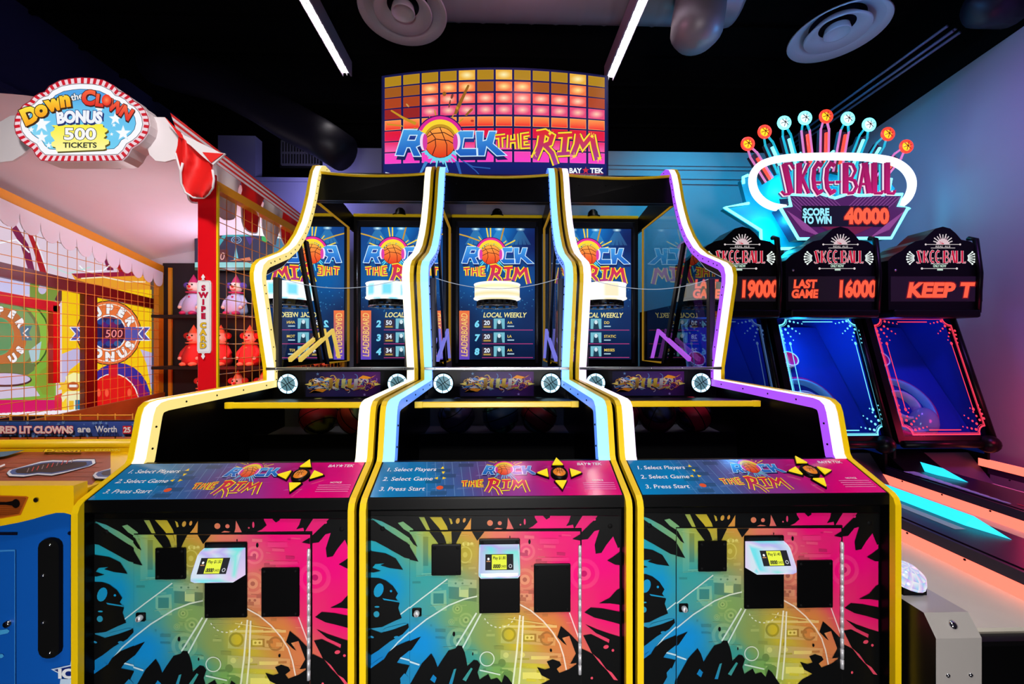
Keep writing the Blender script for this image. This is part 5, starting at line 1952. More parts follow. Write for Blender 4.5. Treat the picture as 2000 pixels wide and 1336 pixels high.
    A.text('SCORE', 675, 692, 40, (150, 230, 250), width=155, bold=.05); A.text('TO WIN', 682, 740, 40, (150, 230, 250), width=172, bold=.05)
    A.text('40000', 976, 716, 82, (255, 96, 60), width=258, bold=.06, outline=(120, 20, 12))
    b.build('score_display', root, 'dot matrix display reading SCORE TO WIN 40000')


neon_sign()

# ------------------------------------------------------------------ clown throwing booth on the left
XL0, XL1 = -3.80, -4.16       # left cage wall at its front and back
YF, YB = 2.95, 5.06
XR = -1.915                   # right cage wall
XC = -2.04                    # right edge of the canopy


def LX(y):
    return XL0 + (XL1 - XL0) * (y - YF) / (YB - YF)


M_RED = mat('red_gloss_paint', (226, 12, 26), 0.3)
M_ORANGE = mat('amber_frame_paint', (226, 150, 24), 0.4)
M_WIRE = mat('cage_wire', (236, 150, 44), 0.4)
M_WOOD = mat('varnished_board', (150, 88, 34), 0.4, noise=.35, nscale=6)
M_BLUE = mat('blue_laminate', (12, 92, 190), 0.35)
M_FABRIC = mat('white_canopy_fabric', (226, 220, 226), 0.8, noise=.06, nscale=2)
M_FRED = mat('red_canopy_fabric', (226, 16, 14), 0.6)
M_YELP = mat('yellow_apron', (252, 200, 10), 0.3)


def booth():
    root = thing('clown_booth', 'clown throwing booth with a red striped canopy and a wire cage', 'arcade game', (-2.9, 3.0, 0))
    # ---- lower cabinet and counter
    b = MB()
    b.box(-4.3, -1.56, 1.50, 2.30, 0.02, .90, M_BLUE)
    b.box(-4.3, -1.56, 2.30, 5.05, 0.02, .60, M_BLACKM)
    cab = b.build('cabinet', root)
    b = MB()
    PF = lambda x, y: (lambda q: (q[0], 1.50, q[2]))(atY(x / 3.752, 980 + y / 3.752, 1.50))
    A = Art(b, lambda x, y: (lambda q: (q[0], 1.50, q[2]))(PF(x, y)), (0, -1, 0), M_PRINT, up=-1, eps=.0005, clip=(-600, 596, -100, 2000))
    A.poly([(-400, 370), (105, 350), (112, 362), (-400, 382)], (60, 140, 215)); A.rect(108, 350, 114, 1800, (60, 140, 215)); A.rect(115, 350, 121, 1800, (8, 50, 120))
    A.poly([(-60, 950), (60, 930), (75, 945), (60, 962), (-60, 985)], (70, 165, 225)); A.poly([(-60, 1115), (25, 1112), (35, 1128), (20, 1142), (-60, 1140)], (70, 165, 225))
    A.rect(0, 222, 132, 242, (16, 18, 40)); A.ell(520, 228, 18, 14, (16, 18, 40))
    A.star(585, 1250, 205, (200, 225, 250), rot=-100); A.star(585, 1250, 180, (18, 40, 120), rot=-100)
    A.text('ICE', 520, 1252, 62, (240, 244, 250), bold=.06, width=170)
    A.poly([(455, 1290), (620, 1290), (560, 1420), (440, 1400)], (200, 225, 250))
    b.build('front_graphic', cab)
    b = MB()
    q0, q1 = PF(312, 262), PF(640, 1120)
    b.box(q0[0], min(q1[0], -1.57), 1.485, 1.502, q1[2], q0[2], M_BLACKM, .03, 2) if False else None
    pts = []
    x0, x1, z0, z1, r = q0[0], -1.585, q1[2], q0[2], .03
    for cx_, cz_, a0 in ((x1 - r, z1 - r, 0), (x0 + r, z1 - r, 90), (x0 + r, z0 + r, 180), (x1 - r, z0 + r, 270)):
        pts += [(cx_ + r * math.cos(R(a0 + t)), 1.485, cz_ + r * math.sin(R(a0 + t))) for t in (0, 30, 60, 90)]
    b.prism(pts, (0, .016, 0), M_BLACKM)
    for (x, z) in ((x0 + .02, z1 - .13), (x0 + .02, z0 + .13), (x1 - .03, z1 - .02), (x1 - .03, z0 + .02)):
        b.sphere((x, 1.485, z), .006, M_CHROME, 8, 4)
    b.build('black_cover', cab)
    b = MB()
    q = PF(65, 890)
    b.lathe([(.012, 0), (.011, .010), (0, .010)], (q[0], 1.50, q[2]), M_CHROME, (0, -1, 0), 14)
    b.build('lock', cab)
    # yellow apron with its curved lower edge
    b = MB()
    PA = lambda x, y: (lambda q: (q[0], 1.452, q[2]))(atY(x / 4.167, 740 + y / 4.167, 1.452))
    lowc = [(-5300, 1290), (-500, 1260), (-200, 1225), (0, 1198), (150, 1170), (280, 1138), (380, 1108), (460, 1090), (520, 1090), (560, 1100), (600, 1112)]
    ap = [PA(x, y) for x, y in [(600, 868), (-5300, 872)] + lowc]
    b.prism([(x, 1.452, z) for x, y, z in ap], (0, .048, 0), M_YELP)
    A = Art(b, lambda x, y: (lambda q: (q[0], 1.4515, q[2]))(atY(x / 4.167, 740 + y / 4.167, 1.452)), (0, -1, 0), M_PRINT, up=-1, eps=.0004)
    A.poly([(-300, 955), (0, 948), (215, 954), (235, 962), (170, 1108), (0, 1138), (-300, 1150)], (196, 100, 20))
    A.poly([(-300, 965), (0, 958), (205, 962), (218, 970), (160, 1098), (0, 1128), (-300, 1140)], (150, 70, 22))
    for i in range(5):
        A.line([(-200, 1040 + i * 20), (185 - i * 8, 1036 + i * 14)], 3, (110, 48, 18))
    A.ell(138, 1012, 32, 36, (16, 10, 10)); A.poly([(-200, 1000), (60, 1000), (120, 990), (120, 1030), (60, 1022), (-200, 1020)], (16, 10, 10))
    A.ell(302, 983, 20, 20, (70, 50, 20)); A.ell(302, 983, 14, 14, (20, 16, 14))
    b.build('apron', root)
    # counter top with printed panel
    b = MB()
    zc = .955
    b.box(-4.3, -1.56, 1.465, 2.07, .925, zc, M_YELP, .012, 2)
    PT = lambda x, y: (lambda q: (q[0], q[1], zc))(atZ(x / 4.167, 740 + y / 4.167, zc))
    A = Art(b, PT, (0, 0, 1), M_PRINT, up=-1, eps=.0004, clip=(-2650, 900, 580, 875))
    A.poly([(-2600, 585), (1040, 585), (990, 640), (745, 862), (-2600, 868)], (158, 74, 48))
    for i in range(7):
        A.line([(-200, 610 + i * 38), (900 - i * 30, 606 + i * 38)], 3, (170, 88, 60))

    def frame(dx, dy):
        o = [(50, 778), (70, 752), (330, 676), (430, 664), (560, 668), (640, 656), (775, 656), (782, 690), (740, 715), (520, 776), (420, 798), (300, 790), (190, 808), (70, 803)]
        A.poly([(x + dx, y + dy) for x, y in o], (20, 24, 40))
        A.poly([(415 + (x - 415) * .985 + dx, 732 + (y - 732) * .93 + dy) for x, y in o], (228, 232, 240))
        A.poly([(415 + (x - 415) * .92 + dx, 732 + (y - 732) * .76 + dy) for x, y in o], (60, 90, 150))
        A.poly([(415 + (x - 415) * .80 + dx, 732 + (y - 732) * .62 + dy) for x, y in o], (26, 16, 26))
        for i in range(10):
            A.line([(220 + i * 40 + dx, 770 - i * 8 + dy), (236 + i * 40 + dx, 735 - i * 8 + dy)], 7, (196, 60, 56) if i % 3 else (150, 130, 130))
    frame(0, 0)
    frame(700, 30)
    A.poly([(-120, 640), (0, 618), (200, 604), (60, 650), (-100, 680)], (60, 110, 140)); A.line([(-40, 760), (40, 725)], 14, (235, 235, 240))
    A.clip = (-2650, 1025, 580, 640)
    A.text('Down', 500, 610, 18, (250, 205, 30), width=300, shear=.8, bold=.04, outline=(50, 30, 10)); A.text('the CLOWN', 830, 606, 14, (225, 200, 60), width=290, shear=.6, bold=.02)
    b.build('counter_top', root)
    b = MB()
    b.tube([(-4.3, 2.10, .985), (-1.6, 2.10, .985)], .028, M_YEL, 10)
    b.box(-4.3, -1.6, 2.075, 2.14, .93, .975, M_YEL, .006)
    b.build('counter_rail', root)
    # pricing sign board
    b = MB()
    PS = lambda x, y: (lambda q: (q[0], 2.20, q[2]))(atY(x / 4.167, 740 + y / 4.167, 2.20))
    a0, a1 = PS(-500, 345), PS(1190, 470)
    b.box(a0[0], a1[0], 2.20, 2.215, a1[2], a0[2], M_BLACK)
    A = Art(b, PS, (0, -1, 0), M_PRINT, up=-1, eps=.0004)
    A.poly([(-500, 348), (1185, 346), (1185, 466), (-500, 470)], hgrad(-200, (40, 84, 150), 1100, (60, 80, 160)))
    rg = random.Random(6)
    for i in range(46):
        A.star(rg.uniform(-480, 1160), rg.choice((356, 366, 452, 462, 440)), rg.uniform(8, 20), (104, 140, 196))
    A.text('RED LIT CLOWNS', 330, 408, 52, (250, 225, 225), width=590, bold=.05, outline=(205, 30, 50), ow=.045)
    A.text('are', 715, 402, 50, (235, 238, 245), width=105, bold=.03); A.text('Worth', 895, 402, 48, (235, 238, 245), width=175, bold=.02)
    A.rect(1028, 376, 1100, 440, (205, 30, 50)); A.text('25', 1064, 408, 40, (245, 240, 240), bold=.04)
    b.build('points_sign', root, 'blue starred sign reading RED LIT CLOWNS are Worth')
    # ---- posts and rails
    b = MB()
    pz = 2.62
    p0 = atY(385, 700, 2.68); p1 = atY(421, 700, 2.68)
    b.box(p0[0], p1[0], 2.68, 2.70, .6, pz, M_RED, .006)
    post = b.build('post', root, 'bright red post')
    b = MB()
    b.box(p1[0] + .001, p1[0] + .012, 2.685, 2.70, .6, 2.55, M_YEL)
    b.build('post_edging', post)
    b = MB()
    PP = lambda x, y: (lambda q: (q[0], 2.67, q[2]))(atY(x / 3.516, 400 + y / 3.516, 2.67))
    out = [(1362, 520), (1440, 520), (1447, 540), (1447, 1000), (1440, 1018), (1362, 1018), (1354, 1000), (1354, 540)]
    b.prism([(x, 2.672, z) for x, y, z in [PP(*p) for p in out]], (0, .008, 0), M_WHITE)
    A = Art(b, lambda x, y: (lambda q: (q[0], 2.6715, q[2]))(atY(x / 3.516, 400 + y / 3.516, 2.672)), (0, -1, 0), M_PRINT, up=-1, eps=.0003)
    A.poly(out, (238, 236, 240)); A.line([(x * .88 + 168, y * .97 + 23) for x, y in out], 2.5, (190, 180, 190), True)
    for i, ch in enumerate('SWIPE'):
        A.text(ch, 1398, 572 + i * 48, 34, (196, 18, 60), bold=.05, wf=1.15, outline=(90, 10, 30), ow=.02)
    for i, ch in enumerate('CARD'):
        A.text(ch, 1398, 828 + i * 46, 34, (236, 190, 40), bold=.05, wf=1.15, outline=(100, 70, 20), ow=.03)
    for (y, s) in ((498, -1), (1040, 1)):
        A.poly([(1400, y + s * 22), (1414, y), (1406, y - s * 12), (1412, y - s * 20), (1388, y - s * 20), (1394, y - s * 12), (1386, y)], (238, 236, 240))
    b.build('swipe_sign', post, 'white vertical sign reading SWIPE CARD')
    b = MB()
    # left wall top beam, front and back uprights
    zt0, zt1 = 2.72, 2.46
    def beam(m, x0, y0, za, x1, y1, zb_, w, h):
        m.prism([(x0 - w, y0, za), (x0 + w, y0, za), (x0 + w, y0, za - h), (x0 - w, y0, za - h)], (x1 - x0, y1 - y0, zb_ - za), M_ORANGE)
    beam(b, LX(2.7), 2.7, 2.752, LX(5.06), 5.06, 2.46, .04, .105)
    b.build('top_rail', root, 'amber top rail of the left wall'); b = MB()
    b.box(LX(5.0) - .03, LX(5.0) + .03, 4.97, 5.06, .6, 2.44, M_ORANGE)
    b.build('cage_post', root); b = MB()
    b.box(LX(5.0) + .10, LX(5.0) + .14, 5.02, 5.06, .6, 2.44, M_ORANGE)
    b.build('cage_post', root); b = MB()
    b.prism([(XR - .03, 2.72, 2.60), (XR + .03, 2.72, 2.60), (XR + .03, 2.72, 2.54), (XR - .03, 2.72, 2.54)], (0, 2.34, 0), M_ORANGE)
    b.build('top_rail', root, 'amber top rail of the right wall'); b = MB()
    b.box(XR - .03, XR + .03, 4.98, 5.06, .6, 2.56, M_ORANGE)
    b.build('cage_post', root); b = MB()
    b.box(XR - .008, XR + .008, 2.71, 2.73, .6, 2.56, M_YEL)
    b.build('cage_post', root, 'slim yellow cage post')
    # wire cages
    def wires(m, fx, y0, y1, z0, z1, sy, sz):
        y = y0
        while y <= y1:
            m.tube([(fx(y), y, z0), (fx(y), y, z1(y))], .003, M_WIRE, 4, caps=False)
            y += sy
        z = z0
        while z < 2.72:
            ys = [y for y in (y0 + (y1 - y0) * i / 12 for i in range(13)) if z1(y) > z]
            if len(ys) > 1:
                m.tube([(fx(ys[0]), ys[0], z), (fx(ys[-1]), ys[-1], z)], .003, M_WIRE, 4, caps=False)
            z += sz
    b = MB()
    wires(b, lambda y: LX(y) + .03, 2.75, 5.0, .72, lambda y: 2.72 - (y - 2.7) * .125, .098, .105)
    b.build('cage_mesh', root, 'amber wire mesh of the left wall')
    b = MB()
    wires(b, lambda y: XR, 2.78, 5.0, .66, lambda y: 2.54, .098, .105)
    b.build('cage_mesh', root, 'amber wire mesh of the right wall')
    # front mesh below the opening
    b = MB()
    for i in range(22):
        x = -3.95 + i * .093
        b.tube([(x, 2.24, .955), (x, 2.24, 1.12)], .004, M_WIRE, 4, caps=False)
    for z in (1.11, 1.0):
        b.tube([(-3.95, 2.24, z), (-2.0, 2.24, z)], .004, M_WIRE, 4, caps=False)
    b.build('cage_mesh', root, 'amber wire mesh over the counter')
    # varnished boards along the left wall foot
    b = MB()
    b.prism([(LX(2.4) + .05, 2.4, .60), (LX(2.4) + .05, 2.4, .86), (LX(2.4) + .08, 2.4, .86), (LX(2.4) + .08, 2.4, .60)], (LX(5.0) - LX(2.4), 2.6, .05), M_WOOD)
    b.prism([(LX(2.4) + .05, 2.4, .62), (-2.1, 2.4, .62), (-2.1, 5.0, .70), (LX(5.0), 5.0, .70)], (0, 0, .012), M_WOOD)
    b.build('booth_floor', root)
    # inner scalloped valance under the left beam
    b = MB()
    n = 13
    for i in range(n):
        y0, y1 = 2.75 + i * .172, 2.75 + (i + 1) * .172
        zt = lambda y: 2.66 - (y - 2.7) * .125
        pts = [(LX(y0) + .06, y0, zt(y0)), (LX(y1) + .06, y1, zt(y1))]
        for k in range(9):
            t = math.pi * k / 8
            ym = (y0 + y1) / 2 + (y1 - y0) / 2 * math.cos(t)
            pts.append((LX(ym) + .06, ym, zt(ym) - .05 - .14 * math.sin(t) ** .7))
        b.prism(pts, (.006, 0, 0), M_FABRIC)
    b.build('inner_valance', root, 'white scalloped valance')
    # ---- canopy: fabric roof, valances
    b = MB()
    nx, ny = 12, 14
    vs = []
    for j in range(ny + 1):
        y = 2.60 + (5.08 - 2.60) * j / ny
        for i in range(nx + 1):
            s = i / nx
            xl, xr = LX(y) - .25, XC + .05
            x = xl + (xr - xl) * s
            zl, zr = 2.95 - (y - 2.6) * .17, 2.78 - (y - 2.6) * .055
            z = zl + (zr - zl) * s + .22 * math.sin(math.pi * s) * (1 - .3 * j / ny) + .012 * math.sin(9 * s + 3.1 * j / ny) - .02 * math.sin(math.pi * j / ny)
            vs.append((x, y, z))
    b.add(vs, [(j * (nx + 1) + i, j * (nx + 1) + i + 1, (j + 1) * (nx + 1) + i + 1, (j + 1) * (nx + 1) + i) for j in range(ny) for i in range(nx)], M_FABRIC, True)
    # back closing sheet
    back = [vs[ny * (nx + 1) + i] for i in range(nx + 1)]
    b.add(back + [(x, y, 2.44) for x, y, z in back], [(i, i + 1, nx + 2 + i, nx + 1 + i) for i in range(nx)], M_FABRIC, True)
    can = b.build('canopy', root, 'white fabric canopy')
    # striped roof edge along the right side
    b = MB()
    for k in range(7):
        m = M_FRED if k % 2 == 0 else M_FABRIC
        za, zb_ = .17 - .024 * k, .17 - .024 * (k + 1)
        sl = lambda z: .02 + (.17 - z) * .35
        y0, y1 = 2.52, 4.9
        b.add([(XC + sl(za), y0, 2.76 + za), (XC + sl(zb_), y0, 2.76 + zb_), (XC + sl(zb_), y1, 2.63 + zb_), (XC + sl(za), y1, 2.63 + za)], [(0, 1, 2, 3)], m)
    b.build('roof_edge', can, 'red and white striped roof edge')
    # side valance: alternating red and white scallops
    b = MB()
    yy = 2.50
    k = 0
    while yy < 4.4:
        wd = .30
        m = M_FRED if k % 2 == 0 else M_FABRIC
        pts = []
        n = 10
        top_ = lambda y: 2.772 - (y - 2.5) * .055
        for i in range(n + 1):
            t = i / n
            y = yy + wd * t
            dep = .10 + .24 * math.sin(math.pi * t) ** .55
            out = XC + .08 + .03 * math.sin(3 * math.pi * t + k) * .6
            pts.append(((XC + .085, y, top_(y)), (out, y, top_(y) - dep * .55), (out - .012, y, top_(y) - dep)))
        vs = [p for c in pts for p in c]
        fs = []
        for i in range(n):
            for j in range(2):
                fs.append((i * 3 + j, i * 3 + j + 1, i * 3 + j + 4, i * 3 + j + 3))
        b.add(vs, fs, m, True)
        b.tube([c[2] for c in pts], .006, M_FABRIC, 5)
        yy += wd
        k += 1
    b.build('valance', can, 'red and white scalloped side valance')
    # front valance, white, and its red corner flap
    b = MB()
    yv = 2.56
    PV = lambda x, y: (lambda q: (q[0], yv, q[2]))(atY(x, y, yv))
    for fl in ([(-60, 225), (0, 238), (20, 226), (60, 224), (60, 288), (44, 302), (24, 314), (-10, 318), (-40, 312), (-60, 300)],
               [(270, 228), (322, 229), (338, 246), (358, 262), (358, 312), (340, 311), (322, 316), (304, 314), (292, 302), (286, 284), (290, 270)]):
        b = MB()
        b.prism([PV(*p) for p in fl], (0, .012, 0), M_FABRIC)
        b.build('valance', can, 'white front valance flap')
    b = MB()
    nn, mm = 10, 8
    outl = lambda v: [(356, 268), (356, 300), (357, 318), (353, 336), (354, 358), (362, 376), (378, 386), (394, 386)][v]
    outr = lambda v: [(372, 282), (392, 300), (408, 318), (415, 332), (418, 350), (416, 366), (408, 378), (398, 386)][v]
    vs = []
    for v in range(8):
        a, c = outl(v), outr(v)
        for i in range(nn + 1):
            t = i / nn
            q = atY(a[0] + (c[0] - a[0]) * t, a[1] + (c[1] - a[1]) * t, 2.52 - .03 * math.sin(t * 5 + v * .8))
            vs.append(q)
    b.add(vs, [(v * (nn + 1) + i, v * (nn + 1) + i + 1, (v + 1) * (nn + 1) + i + 1, (v + 1) * (nn + 1) + i) for v in range(7) for i in range(nn)], M_FRED, True)
    b.tube([vs[v * (nn + 1)] for v in range(2, 8)] + [vs[v * (nn + 1) + nn] for v in (7, 6, 5, 4, 3)], .007, M_FABRIC, 6)
    b.build('valance', can, 'large red corner flap with white piping')
    b = MB()
    b.prism([atY(*p, 2.5) for p in [(322, 229), (354, 262), (360, 272), (350, 268), (338, 250)]], (0, .01, 0), M_FRED)
    b.prism([atY(*p, 2.5) for p in [(356, 262), (430, 298), (440, 300), (416, 322), (396, 306), (372, 284), (360, 276)]], (0, .01, 0), M_FABRIC)
    b.prism([atY(*p, 2.494) for p in [(395, 297), (436, 300), (412, 318)]], (0, .004, 0), M_FRED)
    b.build('corner_piece', can)
    # ---- back wall of the booth with display and the clown rows
    b = MB()
    b.box(LX(5.0) + .02, XR, 5.04, 5.07, .6, 2.5, mat('booth_back', (24, 18, 26), .6))
    for z in (.70, 1.24, 1.84):
        b.box(LX(5.0) + .15, XR - .02, 4.72, 5.04, z - .035, z, mat('shelf_board', (24, 10, 12), .5))
    b.build('back_board', root)
    b = MB()
    yk = 4.78
    PB = lambda x, y: (lambda q: (q[0], yk, q[2]))(atY(420 + x / 3.514, 380 + y / 3.514, yk))
    c0, c1 = PB(-140, 205), PB(900, 520)
    b.box(c0[0], XR - .03, yk, yk + .2, c1[2], c0[2], M_BLACKM)
    A = Art(b, PB, (0, -1, 0), printed('score_board_print', .3, glow=.8), up=-1, eps=.0005, clip=(-138, 800, 200, 525))
    A.rect(-140, 205, 900, 520, (18, 26, 60))
    A.poly([(-140, 210), (900, 225), (900, 260), (60, 250), (0, 300), (-140, 300)], (60, 200, 205))
    A.poly([(10, 340), (60, 270), (260, 270), (250, 290), (75, 290), (20, 370)], (40, 180, 190))
    A.rect(-140, 465, 900, 500, (150, 225, 225)); A.rect(-140, 500, 900, 520, (60, 90, 60))
    A.poly([(80, 290), (340, 285), (340, 455), (80, 455)], (26, 36, 80)); A.poly([(210, 290), (270, 300), (240, 350)], (70, 40, 150))
    A.arc(148, 312, 30, 36, (150, 200, 240), 0, 360, 20, .7); A.arc(148, 312, 18, 22, (150, 200, 240), 0, 360, 20, .6)
    A.ell(345, 300, 24, 30, (20, 190, 90)); A.poly([(130, 455), (145, 350), (165, 455)], (120, 220, 240)); A.poly([(100, 455), (180, 440), (240, 430), (250, 455)], (235, 130, 90))
    A.rect(15, 378, 95, 462, (90, 10, 10)); A.text('0', 50, 424, 50, (255, 190, 180), width=34, shear=.15)
    for i in range(4):
        A.poly([(400 + i * 110, 300), (480 + i * 110, 290), (470 + i * 110, 450), (410 + i * 110, 455)], [(40, 120, 160), (120, 60, 150), (30, 60, 130), (60, 150, 150)][i])
    b.build('score_board', root, 'teal framed score board with a red digit')

    # clown dolls: pear body, ruff, head, side tufts, hat
    def doll(x, y, z, h, lit, seed, lab):
        body, trim = ((mat('doll_cloth_red_lit', (205, 40, 36), .7), mat('doll_trim_red_lit', (235, 130, 90), .6)) if lit == 'r' else (mat('doll_cloth_white', (190, 180, 210), .7), mat('doll_trim_magenta', (190, 30, 90), .6)))  # red light of the lower rows is put into the doll colours
        skin = mat('doll_face', (235, 200, 180), .6)
        hair = mat('doll_hair_red_lit', (190, 40, 30), .9) if lit == 'r' else mat('doll_hair_violet', (90, 60, 150), .9)
        k = h
        b = MB()
        b.lathe([(.02 * k, 0), (.22 * k, .01 * k), (.26 * k, .12 * k), (.22 * k, .34 * k), (.13 * k, .52 * k), (.08 * k, .60 * k), (0, .61 * k)], (x, y, z), body, n=18)
        for s in (-1, 1):
            b.tube([(x + s * .12 * k, y, z + .50 * k), (x + s * .24 * k, y - .05 * k, z + .34 * k), (x + s * .22 * k, y - .16 * k, z + .22 * k)], [.07 * k, .065 * k, .05 * k], body, 8)
            b.sphere((x + s * .11 * k, y - .18 * k, z + .05 * k), .09 * k, trim, 10, 6, 1, 1.5, .7)
            b.sphere((x + s * .22 * k, y - .18 * k, z + .20 * k), .045 * k, skin, 8, 6)
        b.lathe([(.07 * k, .0), (.17 * k, .01 * k), (.18 * k, .035 * k), (.07 * k, .05 * k)], (x, y, z + .57 * k), trim, n=14)
        for q in (.2, .34, .47):
            b.sphere((x, y - (.26 - .22 * q) * k, z + q * k), .028 * k, trim, 8, 6)
        b.sphere((x, y, z + .74 * k), .15 * k, skin, 16, 10)
        for s in (-1, 1):
            b.sphere((x + s * .17 * k, y + .01 * k, z + .78 * k), .085 * k, hair, 10, 6)
            b.sphere((x + s * .055 * k, y - .135 * k, z + .785 * k), .022 * k, M_BLACKM, 8, 4)
        b.sphere((x, y - .16 * k, z + .735 * k), .035 * k, mat('doll_nose', (220, 20, 20), .4), 8, 6)
        b.tube([(x + t * .07 * k, y - .14 * k, z + (.67 - .02 * (1 - t * t)) * k) for t in (-1, -.5, 0, .5, 1)], .012 * k, mat('doll_nose', (220, 20, 20), .4), 5)
        b.lathe([(.11 * k, 0), (.07 * k, .09 * k), (.0, .22 * k)], (x, y, z + .85 * k), trim, n=12)
        b.build('clown_figure', root, lab)
    i = 0
    for z, lit, xs in ((1.84, 'w', (-3.62, -3.12, -2.62, -2.16)), (1.24, 'r', (-3.62, -3.30, -2.96, -2.64, -2.34, -2.07)), (.70, 'r', (-3.5, -3.1, -2.8, -2.45, -2.12))):
        for x in xs:
            doll(x, 4.86, z, (.46, .46, .46)[0], lit, i, 'white and violet clown target' if lit == 'w' else 'red lit clown target')
            i += 1
    return root


booth()

# hanging bonus sign
SY = 2.50


def bonus_sign():
    root = thing('bonus_sign', 'oval red and white bordered bonus sign at the front of the striped canopy', 'sign', (-2.66, SY, 2.6))
    PB = lambda x, y: (lambda q: (q[0], SY, q[2]))(atY(x / 3.93, 100 + y / 3.93, SY))
    half = [(620, 205), (720, 210), (800, 225), (880, 268), (915, 312), (955, 322), (1000, 350), (1030, 385), (1075, 410), (1115, 455), (1140, 510), (1148, 570), (1135, 630), (1100, 680), (1060, 715), (1010, 745), (980, 800), (940, 838), (880, 842)]
    left = [(2 * 632 - x - 2, y + 3) for x, y in reversed(half[1:])]
    outl = half + [(620, 845)] + left
    b = MB()
    b.prism([(x, SY + .006, z) for x, y, z in [PB(*p) for p in outl]], (0, .10, 0), mat('sign_side', (214, 200, 205), .4))
    b.build('sign_box', root)
    b = MB()
    b.box(-2.72, -2.62, SY + .1, SY + .35, 2.72, 2.95, M_BLACKM)
    b.build('mounting_bracket', root)
    b = MB()
    A = Art(b, PB, (0, -1, 0), M_GLOW, up=-1, eps=.00006, gain=.98)
    A.poly(outl, (240, 214, 222))
    # border stripes, resampled along the outline
    def scale(k, ky=None):
        return [(630 + (x - 630) * k, 525 + (y - 525) * (ky or k)) for x, y in outl]
    def resample(P, n):
        L = [0]
        for i in range(len(P)):
            a, c = P[i], P[(i + 1) % len(P)]
            L.append(L[-1] + math.hypot(c[0] - a[0], c[1] - a[1]))
        out = []
        for k in range(n):
            d = L[-1] * k / n
            for i in range(len(P)):
                if L[i + 1] >= d:
                    t = (d - L[i]) / max(1e-6, L[i + 1] - L[i])
                    a, c = P[i], P[(i + 1) % len(P)]
                    out.append((a[0] + (c[0] - a[0]) * t, a[1] + (c[1] - a[1]) * t))
                    break
        return out
    n = 54
    oo, ii = resample(outl, n * 2), resample(scale(.92, .87), n * 2)
    for k in range(n):
        A.poly([oo[2 * k], oo[2 * k + 1], ii[2 * k + 1], ii[2 * k]], (206, 10, 38))
    A.line(outl, 5, (150, 20, 40), True)
    A.poly(scale(.905, .855), (250, 250, 254))
    A.line(scale(.905, .855), 4, (40, 40, 60), True)
    inn = scale(.80, .715)
    A.line(inn, 8, (20, 50, 90), True)
    A.poly(inn, idw([(630, 450, (40, 120, 220)), (630, 560, (30, 100, 205)), (300, 560, (110, 200, 240)), (960, 560, (100, 195, 240)), (250, 650, (130, 215, 245)), (1000, 680, (110, 205, 245)), (630, 330, (90, 180, 240)), (400, 750, (120, 215, 245)), (850, 750, (110, 210, 245))]))
    for (x, y, r) in ((325, 562, 66), (325, 662, 48), (890, 520, 48), (950, 632, 56), (245, 605, 24), (380, 725, 24), (862, 640, 14), (880, 570, 16), (770, 450, 34), (680, 330, 26)):
        A.star(x, y, r * 1.15, (190, 230, 252), rot=-90); A.star(x, y, r, (250, 253, 255), rot=-90)
    # ticket
    tk = [(400, 572), (795, 562), (798, 585), (830, 600), (832, 615), (808, 632), (822, 650), (800, 672), (842, 684), (842, 712), (812, 728), (818, 752), (800, 758), (440, 774), (432, 740), (402, 732), (402, 704), (428, 690), (412, 668), (398, 652), (395, 625), (420, 612), (428, 588)]
    A.poly([(x + 10, y + 12) for x, y in tk], (90, 80, 20))
    A.poly(tk, vgrad(565, (252, 240, 60), 770, (255, 250, 170)))
    A.text('500', 620, 638, 84, (250, 250, 250), width=250, bold=.03, outline=(40, 40, 40), ow=.03)
    A.text('TICKETS', 620, 724, 38, (40, 44, 40), width=258, bold=.03)
    A.text('BONUS', 615, 506, 82, (244, 246, 252), width=350, bold=.06, outline=(30, 60, 140), ow=.04, shadow=(8, -10, (16, 36, 100)), arcr=1500)
    # heading on an arc, letter by letter
    for ch, x, y, h, rot, c in (('D', 235, 495, 112, -.42, 0), ('o', 318, 445, 110, -.32, 0), ('w', 420, 398, 112, -.22, 0), ('n', 505, 372, 108, -.14, 0)):
        A.text(ch, x, y, h * (1 if ch == 'D' else .98), vgrad(y - 60, (255, 236, 70), y + 60, (250, 160, 16)), rot=-rot, bold=.07, outline=(40, 24, 8), ow=.04, shadow=(8, -9, (60, 30, 5)))
    A.text('the', 598, 352, 48, (246, 248, 252), rot=.2, bold=.02, outline=(30, 30, 40), ow=.06)
    for ch, x, y, h, rot in (('C', 688, 362, 100, .02), ('L', 770, 382, 82, -.12), ('W', 898, 432, 78, -.42), ('N', 978, 478, 82, -.55)):
        A.text(ch, x, y, h, vgrad(y - 50, (250, 100, 60), y + 50, (226, 40, 30)), rot=rot, bold=.06, outline=(70, 12, 12), ow=.035, shadow=(6, -7, (50, 10, 10)))
    A.ell(832, 392, 40, 46, (120, 16, 10)); A.glowspot(826, 380, 37, 43, (255, 140, 90), (238, 40, 14), 20, 3)
    b.build('sign_face', root, 'backlit printed face with a yellow ticket')


bonus_sign()

# ------------------------------------------------------------------ bonus wall game seen through the cage
XG = -4.42


